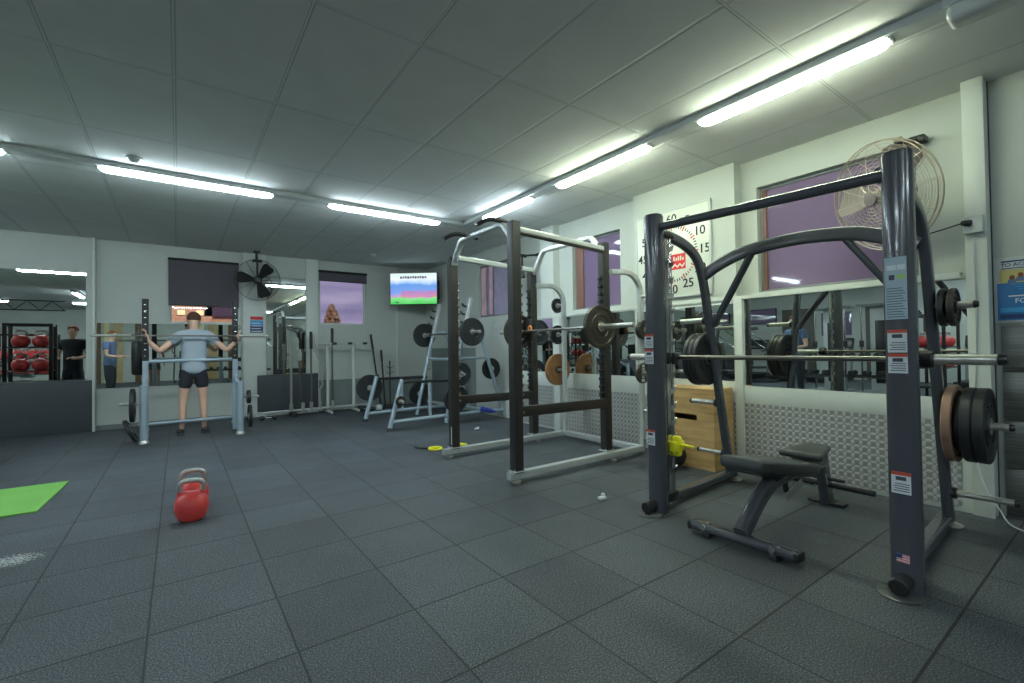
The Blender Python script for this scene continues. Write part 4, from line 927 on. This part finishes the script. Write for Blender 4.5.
# ------------------------------------------------------------------ people
def skin(name, nodes, edges, m, parent, sub=2, roots=(0,)):
    me = bpy.data.meshes.new(name); me.from_pydata([n_[0] for n_ in nodes], edges, [])
    me.materials.append(MATS[m]); o = bpy.data.objects.new(name, me); C.objects.link(o); o.parent = parent
    sk = o.modifiers.new('Skin', 'SKIN'); sk.use_smooth_shade = True; sk.branch_smoothing = .4
    if not me.skin_vertices: 
        bpy.context.view_layer.objects.active = o
    ly = me.skin_vertices[0].data
    for i, n_ in enumerate(nodes):
        r = n_[1]; ly[i].radius = r if isinstance(r, tuple) else (r, r); ly[i].use_root = i in roots
    s_ = o.modifiers.new('Sub', 'SUBSURF'); s_.levels = sub; s_.render_levels = sub
    # bake to a plain mesh
    dg = bpy.context.evaluated_depsgraph_get(); dg.update(); m2 = bpy.data.meshes.new_from_object(o.evaluated_get(dg)); o.modifiers.clear(); o.data = m2
    for p in m2.polygons: p.use_smooth = True
    if not m2.materials: m2.materials.append(MATS[m])
    return o
def person(loc, rz, label, arms, cols, h=1.78, head_tilt=0, hairm='hair_brown', legs=None):
    """faces +Y; arms: list of two [(elbow),(wrist),(hand dir)] for left (-X) and right (+X)"""
    k = h/1.78; t = thing('person', loc, label, 'person', rz); t.scale = (k, k, k)
    sk, shirt, pants, plen, shoe = cols
    P = [((0,0,.96), (.13,.10))]; E = []
    def add(p, r, par):
        P.append((p, r)); E.append((par, len(P)-1)); return len(P)-1
    c1 = add((0,.005,1.12), (.125,.095), 0); c2 = add((0,.0,1.30), (.15,.10), c1); c3 = add((0,-.01,1.43), (.12,.085), c2)
    hy = head_tilt
    nk = add((0,.0+hy*.3,1.51), .052, c3); hb = add((0,.015+hy*.6,1.575), (.062,.07), nk); hm_ = add((0,.02+hy,1.655), (.078,.092), hb); ht_ = add((0,.015+hy,1.735), (.055,.065), hm_)
    armpaths = []
    for s_, (el, wr, hd) in zip((-1, 1), arms):
        sh = add((s_*.17,-.01,1.43), .055, c3); u1 = V((s_*.17,-.01,1.43)); el = V(el); wr = V(wr); hd = V(hd).normalized()
        a = add(tuple((u1+el)/2), .046, sh); b = add(tuple(el), .040, a); c = add(tuple((el+wr)/2+V((0,0,-.003))), .036, b); d_ = add(tuple(wr), .026, c)
        pl_ = add(tuple(wr+hd*.045), (.038,.020), d_); pe = add(tuple(wr+hd*.085), (.036,.016), pl_)
        armpaths.append((u1, el, wr, hd))
    legs = legs or [((-.10,.02,.50), (-.11,-.01,.09)), ((.10,.02,.50), (.11,-.01,.09))]
    legp = []
    for s_, (kn, an) in zip((-1, 1), legs):
        hp = add((s_*.085,0,.90), .088, 0); a = add(tuple((V((s_*.09,0,.88))+V(kn))/2), .075, hp); b = add(kn, .055, a)
        mid = V(kn)*.65+V(an)*.35; c = add((mid.x, mid.y-.015, mid.z), .052, b); d_ = add(an, .036, c); fy = add((an[0]+s_*.01, an[1]+.10, .045), (.042,.03), d_); add((an[0]+s_*.015, an[1]+.19, .03), (.038,.022), fy)
        legp.append((V((s_*.09,0,.88)), V(kn), V(an)))
    body = skin('body', P, E, sk, t)
    # fingers, thumb, nose and ears are joined to the body mesh as small rooted chains
    mb = MB()
    for s_, (u1, el, wr, hd) in zip((-1, 1), armpaths):
        side = hd.cross(V((0,0,1)));
        if side.length < .2: side = V((0,1,0))
        side.normalize(); dn = hd.cross(side).normalized()
        if dn.z > 0: dn = -dn
        for i, L in enumerate((.066, .076, .072, .056)):
            b0 = wr+hd*.085+side*(.026-.0175*i)
            mb.tube([b0-hd*.02, b0+hd*L*.45+dn*.004, b0+hd*L*.75+dn*.018, b0+hd*L*.85+dn*.036], .0085, 8, scale=[1, 1, .9, .7])
        tb = wr+hd*.03+side*.03
        mb.tube([tb-side*.012, tb+side*.018+hd*.02+dn*.005, tb+side*.024+hd*.045+dn*.014, tb+side*.02+hd*.06+dn*.022], .0105, 8, scale=[1, 1, .9, .7])
    hc = V((0,.02+hy,1.655))
    mb.tube([hc+V((0,.085,.02)), hc+V((0,.102,-.005)), hc+V((0,.112,-.025)), hc+V((0,.09,-.034))], .012, 8, scale=[.5,.8,1.1,.6])
    for s_ in (-1, 1): mb.ball(hc+V((s_*.078,-.005,-.01)), (.012,.02,.032), 10)
    mb.tube([hc+V((-.025,.083,-.062)), hc+V((0,.092,-.060)), hc+V((.025,.083,-.062))], .006, 6)
    b = bmesh.new(); b.from_mesh(body.data); tmp = bpy.data.meshes.new('x'); tmp.from_pydata(mb.v, [], mb.f); b.from_mesh(tmp); bmesh.ops.recalc_face_normals(b, faces=b.faces); b.to_mesh(body.data); b.free()
    for p in body.data.polygons: p.use_smooth = True
    mb = MB()
    for s_ in (-1, 1): mb.ball(hc+V((s_*.03,.080,.012)), (.013,.008,.008), 10)
    mb.build('eyes', 'eye_white', t)
    # hair
    mb = MB(); b = bmesh.new(); bmesh.ops.create_uvsphere(b, u_segments=24, v_segments=16, radius=1)
    for v in b.verts:
        v.co = V((v.co.x*.090, v.co.y*.104, v.co.z*.098))
        if v.co.y > .02 and v.co.z < .045: v.co.y = min(v.co.y, .05); v.co *= .82
        if v.co.z < -.03: v.co *= .8
    bmesh.ops.translate(b, vec=hc+V((0,-.008,.028)), verts=b.verts); mb.bm(b); mb.build('hair', hairm, t)
    # shirt
    Q = [((0,0,.84), (.165,.135))]; G = []
    def aq(p, r, par): Q.append((p, r)); G.append((par, len(Q)-1)); return len(Q)-1
    q0 = aq((0,0,.96), (.165,.135), 0); q1 = aq((0,.005,1.12), (.160,.124), q0); q2 = aq((0,0,1.30), (.180,.130), q1); q3 = aq((0,-.01,1.43), (.168,.128), q2); aq((0,-.005,1.505), .098, q3)
    for s_, (u1, el, wr, hd) in zip((-1, 1), armpaths):
        a = aq((s_*.17,-.01,1.44), .090, q3); aq(tuple(u1*.45+el*.55), .062, a)
    skin('shirt', Q, G, shirt, t)
    Q = [((0,0,1.03), (.148,.118))]; G = []
    pq = aq((0,0,.92), (.152,.118), 0)
    for s_, (hp, kn, an) in zip((-1, 1), legp):
        a = aq((s_*.088,0,.84), .100, pq)
        e1 = hp*(1-plen)+kn*plen if plen <= 1 else kn
        b_ = aq(tuple((hp+e1)/2 - V((0,0,.03))), .092, a); c_ = aq(tuple(e1), .082 if plen <= 1 else .066, b_)
        if plen > 1: aq(tuple(an+V((0,0,.02))), .052, c_)
    skin('shorts' if plen <= 1 else 'trousers', Q, G, pants, t)
    for s_, (hp, kn, an) in zip((-1, 1), legp):
        x = an.x+s_*.012; mb = MB(); mb.ball((x, an.y+.03, .05), (.048, .075, .05), 14); mb.ball((x, an.y+.12, .038), (.05, .09, .038), 14); mb.box((x, an.y+.075, .012), (.095, .29, .024), bev=.011, seg=3)
        mb.build('shoe', shoe, t)
    return t
# lifter under the bar: hands on the bar at shoulder height, elbows down and back
person((.19, 8.40, 0), 0, 'person in pale grey shirt and dark shorts seen from behind under a barbell',
       [((-.40,-.13,1.20), (-.53,-.19,1.36), (-.1,-.05,1)), ((.40,-.13,1.20), (.53,-.19,1.36), (.1,-.05,1))], ('skin', 'shirt_grey', 'shorts', .62, 'shoe'), 1.83, .09, 'hair_brown',
       [((-.13,.05,.50), (-.15,-.01,.09)), ((.11,.04,.50), (.12,-.01,.09))])
down = [((-.25,.0,1.16), (-.27,.08,.92), (0,.1,-1)), ((.25,.0,1.16), (.27,.08,.92), (0,.1,-1))]
bent = [((-.25,.02,1.16), (-.16,.24,1.12), (.5,.6,.1)), ((.25,.02,1.16), (.16,.24,1.12), (-.5,.6,.1))]
person((-1.72, 6.7, 0), .3, 'person in black shirt and dark trousers standing at left, seen in the far left mirror', bent, ('skin', 'shirt_black', 'shorts', 1.5, 'shoe'), 1.80, 0, 'hair_red')
person((-.68, -1.0, 0), 0, 'person in white shirt and black shorts standing behind the camera, seen in the back mirror', down, ('skin_dark', 'shirt_white', 'shorts', .7, 'shoe'), 1.75, 0, 'hair_brown')
person((-1.38, 4.3, 0), -1.3, 'person in blue shirt standing left of the kettlebells, seen in the right wall mirror', bent, ('skin', 'shirt_blue', 'shorts', 1.5, 'shoe'), 1.80, .03, 'hair_red')

# ------------------------------------------------------------------ the other half of the gym (seen in the mirrors)
def kb_rack(rx0, rx1, ry0, ry1, shelves, top, n, rows, label, where, proto=None):
    t = thing('kettlebell_rack', ((rx0+rx1)/2, (ry0+ry1)/2, 0), label, 'rack'); w = W(t)
    for x in (rx0, rx1):
        for y in (ry0, ry1): w.part('post', MB().rect([(x, y, 0), (x, y, top)], .05, .05, .006, up=V((1,0,0))), 'black_metal')
    for z in shelves: w.part('shelf', MB().bx(rx0, rx1, ry0, ry1, z-.02, z, bev=.004), 'black_metal')
    w.part('top_frame', MB().rect([(rx0, ry0, top-.02), (rx1, ry0, top-.02), (rx1, ry1, top-.02), (rx0, ry1, top-.02)], .04, .04, .005, closed=True), 'black_metal')
    for z in shelves[-2:]:
        for iy in range(rows):
            for ix in range(n):
                o = kettlebell(0, 0, .1, '') if proto is None else copy_tree(proto)
                proto = proto or o
                o.location = (rx0+.15+ix*.25, ry0+.13+iy*.26, z); o['group'] = 'kettlebells on the '+where
                o['label'] = 'red kettlebell on the %s, %s shelf%s, %s' % (where, 'upper' if z == shelves[-1] else 'lower', (' front row', ' rear row')[iy] if rows > 1 else '', ('leftmost', 'second from left', 'third from left', 'rightmost')[ix if ix < n-1 else 3])
                o.scale = (1.12, 1.12, 1.0)
    return proto
pk = kb_rack(-3.7, -2.6, 2.25, 2.75, (.35, .72, 1.12), 1.75, 4, 2, 'wide black shelf rack full of red kettlebells across the gym', 'wide black rack')
kb_rack(-2.36, -1.80, 7.85, 8.2, (.50, .94, 1.35), 1.75, 2, 1, 'narrow black shelf rack of red kettlebells near the far left mirror', 'narrow black rack', pk)
# aerobic steps stack and mats
px, py = -2.55, 7.0
for i in range(9):
    tag(MB().box((px, py, .06+.13*i), (.60, .36, .055), bev=.015).box((px-.25, py, .02+.13*i), (.14, .34, .035), bev=.008).box((px+.25, py, .02+.13*i), (.14, .34, .035), bev=.008).build('aerobic_step', 'lamp_housing' if i % 2 else 'grey_paint'),
        ('white' if i % 2 else 'grey')+' aerobic step, '+('lowest', 'second', 'third', 'fourth', 'fifth', 'sixth', 'seventh', 'eighth', 'topmost')[i]+' in the stack beside the narrow rack', 'step', 'stacked aerobic steps')
def tower(x, y, rz, label, m='lamp_housing'):
    t = thing('cable_machine', (x, y, 0), label, 'cable machine', rz)
    MB().box((0, 0, 1.05), (.42, .28, 2.1), bev=.03).build('shroud', m, t); MB().box((0, .15, 1.0), (.20, .02, 1.5), bev=.004).build('weight_window', 'black_plastic', t)
    MB().box((0, .25, .03), (.9, .9, .06), bev=.01).build('base', 'grey_paint', t)
    for s_ in (-1, 1): MB().cyl((s_*.33, .3, .05), (s_*.33, .3, 2.1), .02).build('guide_rod', 'chrome', t); MB().box((s_*.33, .3, 1.2), (.08, .08, .16), bev=.01).build('carriage', 'black_metal', t)
    MB().box((0, .15, 2.12), (.85, .40, .06), bev=.01).build('top_beam', 'grey_paint', t); return t
tower(-4.7, 4.75, -PI/2, 'pale cable machine across the gym near the middle opening'); tower(-4.7, 3.75, -PI/2, 'pale cable machine across the gym, nearer to the camera'); tower(-6.2, .6, -PI/2, 'pale cable machine at the near end of the left hall', 'grey_paint')
def treadmill(x, y, rz, label):
    t = thing('treadmill', (x, y, 0), label, 'treadmill', rz, 'treadmills across the gym')
    MB().box((0, 0, .11), (.75, 1.7, .16), bev=.03).build('deck', 'black_plastic', t); MB().box((0, -.05, .195), (.5, 1.5, .012)).build('belt', 'black_rubber', t)
    for s_ in (-1, 1):
        MB().rect([(s_*.36, .6, .15), (s_*.36, .78, 1.15)], .05, .08, .01).build('upright', 'grey_paint', t); MB().tube([(s_*.36, .75, 1.02), (s_*.36, .25, .98)], .022, 8).build('handrail', 'black_rubber', t)
    MB().box((0, .80, 1.22), (.80, .12, .36), bev=.04, rot=Matrix.Rotation(-.4, 3, 'X')).build('console', 'black_plastic', t); return t
p_ = treadmill(-7.9, 8.6, PI/2, 'treadmill in the far left corner of the gym, deepest in the row')
for i, (y, lb) in enumerate(((7.3, 'treadmill by the left wall, second from the far corner'), (6.0, 'treadmill by the left wall, third from the far corner'), (2.6, 'treadmill by the left wall near the pale cable machines'))):
    o = copy_tree(p_); o.location = (-7.9, y, 0); o['label'] = lb
# dumbbell rack across the gym
def dumbbell_rack(x, y, rz, label, groupn):
    t = thing('dumbbell_rack', (x, y, 0), label, 'dumbbell rack', rz)
    for s_ in (-1, 1): MB().rect([(s_*.95, -.25, .0), (s_*.95, .1, 1.05)], .05, .07, .01).build('side_frame', 'grey_paint', t); MB().box((s_*.95, 0, .03), (.07, .6, .06), bev=.01).build('foot', 'grey_paint', t)
    for z, yy in ((.45, -.06), (.85, .06)): MB().box((0, yy, z), (1.9, .28, .03), bev=.004, rot=Matrix.Rotation(.25, 3, 'X')).build('tray', 'black_metal', t)
    M_ = Matrix.Translation((x, y, 0)) @ Matrix.Rotation(rz, 4, 'Z'); pr0 = None
    for r_, (z, yy) in enumerate(((.47, -.06), (.87, .06))):
        for i in range(7):
            if pr0 is None:
                pr0 = o = thing('dumbbell', (0,0,0), '', 'dumbbell', rz+PI/2, groupn)
                MB().cyl((-.10, 0, .06), (.10, 0, .06), .014).build('handle', 'chrome', o)
                for s_ in (-1, 1): MB().lathe([(0,-.05), (.05,-.05), (.058,-.042), (.058,.042), (.05,.05), (0,.05)], (s_*.11, 0, .06), (1,0,0), 12).build('head', 'black_rubber', o)
            else: o = copy_tree(pr0)
            q = M_ @ V((-.8+i*.265, yy, z)); o.location = q; o.rotation_euler = (0, 0, rz+PI/2)
            o['label'] = 'dumbbell on the %s tray of %s, %s' % (('lower', 'upper')[r_], groupn.split(' on ')[1], ('first', 'second', 'third', 'fourth', 'fifth', 'sixth', 'last')[i]+' from the left')
    return t
dumbbell_rack(-3.6, 4.3, -PI/2, 'two-tier dumbbell rack standing across the gym', 'dumbbells on the dumbbell rack')
dumbbell_rack(1.7, -4.6, 0, 'two-tier dumbbell rack standing against the wall behind the camera', 'dumbbells on the rack behind the camera')
# lat machines / dark frames
def frame_machine(x, y, rz, label):
    t = thing('chest_press', (x, y, 0), label, 'weight machine', rz)
    for s_ in (-1, 1): MB().rect(smooth_path([(s_*.35, -.6, .05), (s_*.35, .2, .06), (s_*.33, .45, .5), (s_*.3, .4, 1.6), (s_*.28, 0, 1.75)]), .05, .08, .012).build('side_frame', 'black_metal', t)
    MB().box((0, -.1, .48), (.38, .42, .08), bev=.025).build('seat', 'vinyl', t); MB().box((0, .16, .92), (.32, .09, .75), bev=.03, rot=Matrix.Rotation(-.15, 3, 'X')).build('backrest', 'vinyl', t)
    MB().rect([(0, .3, .05), (0, .1, .45)], .08, .08, .01).build('seat_post', 'black_metal', t); MB().tube([(-.36, 0, 1.72), (.36, 0, 1.72)], .03, 10).build('cross_tube', 'black_metal', t)
    for s_ in (-1, 1): MB().tube(smooth_path([(s_*.3, .2, 1.6), (s_*.42, -.2, 1.3), (s_*.3, -.45, 1.1)]), .022, 8).build('press_arm', 'chrome', t)
    return t
frame_machine(-3.4, 6.9, -1.0, 'dark seated press machine left of the frame near the back wall'); frame_machine(-4.6, 8.3, -1.2, 'dark seated press machine in the far left area'); frame_machine(-6.3, 7.6, -.8, 'dark seated press machine beside the treadmills')
frame_machine(2.9, -2.6, 2.8, 'dark seated press machine behind the camera'); frame_machine(.2, -4.0, 3.1, 'dark seated press machine against the wall behind the camera')
t = thing('television', (XL+.05, 8.0, 2.3), 'wall screen on the far left wall showing pale violet picture', 'television'); w = W(t)
w.part('bezel', MB().bx(XL+.003, XL+.06, 8.3, 9.3, 2.0, 2.6, bev=.008), 'black_plastic'); w.part('screen', MB().bx(XL+.06, XL+.064, 8.33, 9.27, 2.03, 2.57), 'window_film')
t = thing('roof_truss', (-4.5, -1.5, 2.7), 'dark lattice truss under the ceiling behind the camera', 'truss'); w = W(t)
w.part('chords', MB().tube([(-6.5, -1.6, 2.95), (-3.0, -1.4, 2.95)], .02, 6).tube([(-6.5, -1.6, 2.65), (-3.0, -1.4, 2.65)], .02, 6), 'black_metal')
mb = MB()
for i in range(12):
    xa = -6.5+i*.29; mb.tube([(xa, -1.6+.2*i/12, 2.95 if i % 2 else 2.65), (xa+.29, -1.6+.2*(i+1)/12, 2.65 if i % 2 else 2.95)], .012, 6)
w.part('lattice', mb, 'black_metal')

# ------------------------------------------------------------------ outside the windows
tag(MB().bx(-60, 60, 10.2, 120, -.5, -.4).build('street_ground', 'ground'), 'dusky ground outside beyond the back windows', 'ground')['kind'] = 'structure'
t = thing('brick_building', (1, 24, 0), 'orange brick building with lit windows seen through the left window', 'building'); w = W(t)
w.part('wall', MB().bx(-3.5, 1.2, 24, 27, -.4, 3.7), 'brick'); w.part('side_wall', MB().bx(1.2, 3.6, 24.2, 27, -.4, 2.8), 'brick')
w.part('roof', MB().prism([(.9,0), (3.8,0), (3.6,.08), (2.4,.42), (1.0,.62)], (0, 27.2, 2.8), (1,0,0), (0,0,1), 3.2), 'roof_purple')
for x in (-.9, .1, .75):
    f = w.part('window', MB().bx(x-.17, x+.17, 23.94, 24.0, 2.80, 3.06, bev=.01), 'white_trim'); w.part('lit_pane', MB().bx(x-.13, x+.13, 23.93, 23.945, 2.83, 3.03), 'lit_window', parent=f)
t = thing('tree', (5.2, 20, -.4), 'small brownish tree outside the back window left of the television', 'tree'); w = W(t)
w.part('trunk', MB().cyl((5.2, 20, -.4), (5.2, 20, 2.0), .12, .06), 'bark')
mb = MB()
for i in range(260):
    a = random.random()*2*PI; z = random.random(); rr = (1-z)**.7*1.0*math.sqrt(random.random())
    mb.ball((5.2+rr*math.cos(a)*.5, 20+rr*math.sin(a)*.5, 1.6+z*1.5), (.10, .10, .07), 6, rot=Matrix.Rotation(random.random()*3, 3, 'X'))
w.part('foliage', mb, 'leaf')

su = bpy.data.lights.new('brick_fill_sun', 'SUN'); su.energy = 1.6; su.color = (1.0, .80, .62); su.angle = .03  # warm sun lamp added to brighten the brick building outside
so = bpy.data.objects.new('brick_fill_sun', su); C.objects.link(so); so.rotation_euler = (math.radians(62), 0, math.radians(-12)); so.location = (0, -20, 15)
# ------------------------------------------------------------------ dusk sky
wd = bpy.data.worlds.new('dusk'); S.world = wd; wd.use_nodes = True; n = wd.node_tree.nodes; l = wd.node_tree.links; n.clear()
o = n.new('ShaderNodeOutputWorld'); bg = n.new('ShaderNodeBackground'); tc = n.new('ShaderNodeTexCoord'); mp = n.new('ShaderNodeMapping'); mp.inputs['Scale'].default_value = (3, 3, 16)
nz = n.new('ShaderNodeTexNoise'); nz.inputs['Scale'].default_value = 1.4; nz.inputs['Detail'].default_value = 5
rp = n.new('ShaderNodeValToRGB'); e = rp.color_ramp; e.elements[0].position = .32; e.elements[0].color = (*lin((116,112,150)), 1); e.elements[1].position = .68; e.elements[1].color = (*lin((178,166,192)), 1)
l.new(tc.outputs['Generated'], mp.inputs['Vector']); l.new(mp.outputs[0], nz.inputs['Vector']); l.new(nz.outputs['Fac'], rp.inputs['Fac']); l.new(rp.outputs[0], bg.inputs[0]); bg.inputs[1].default_value = .95; l.new(bg.outputs[0], o.inputs[0])
S.view_settings.exposure = 0.12
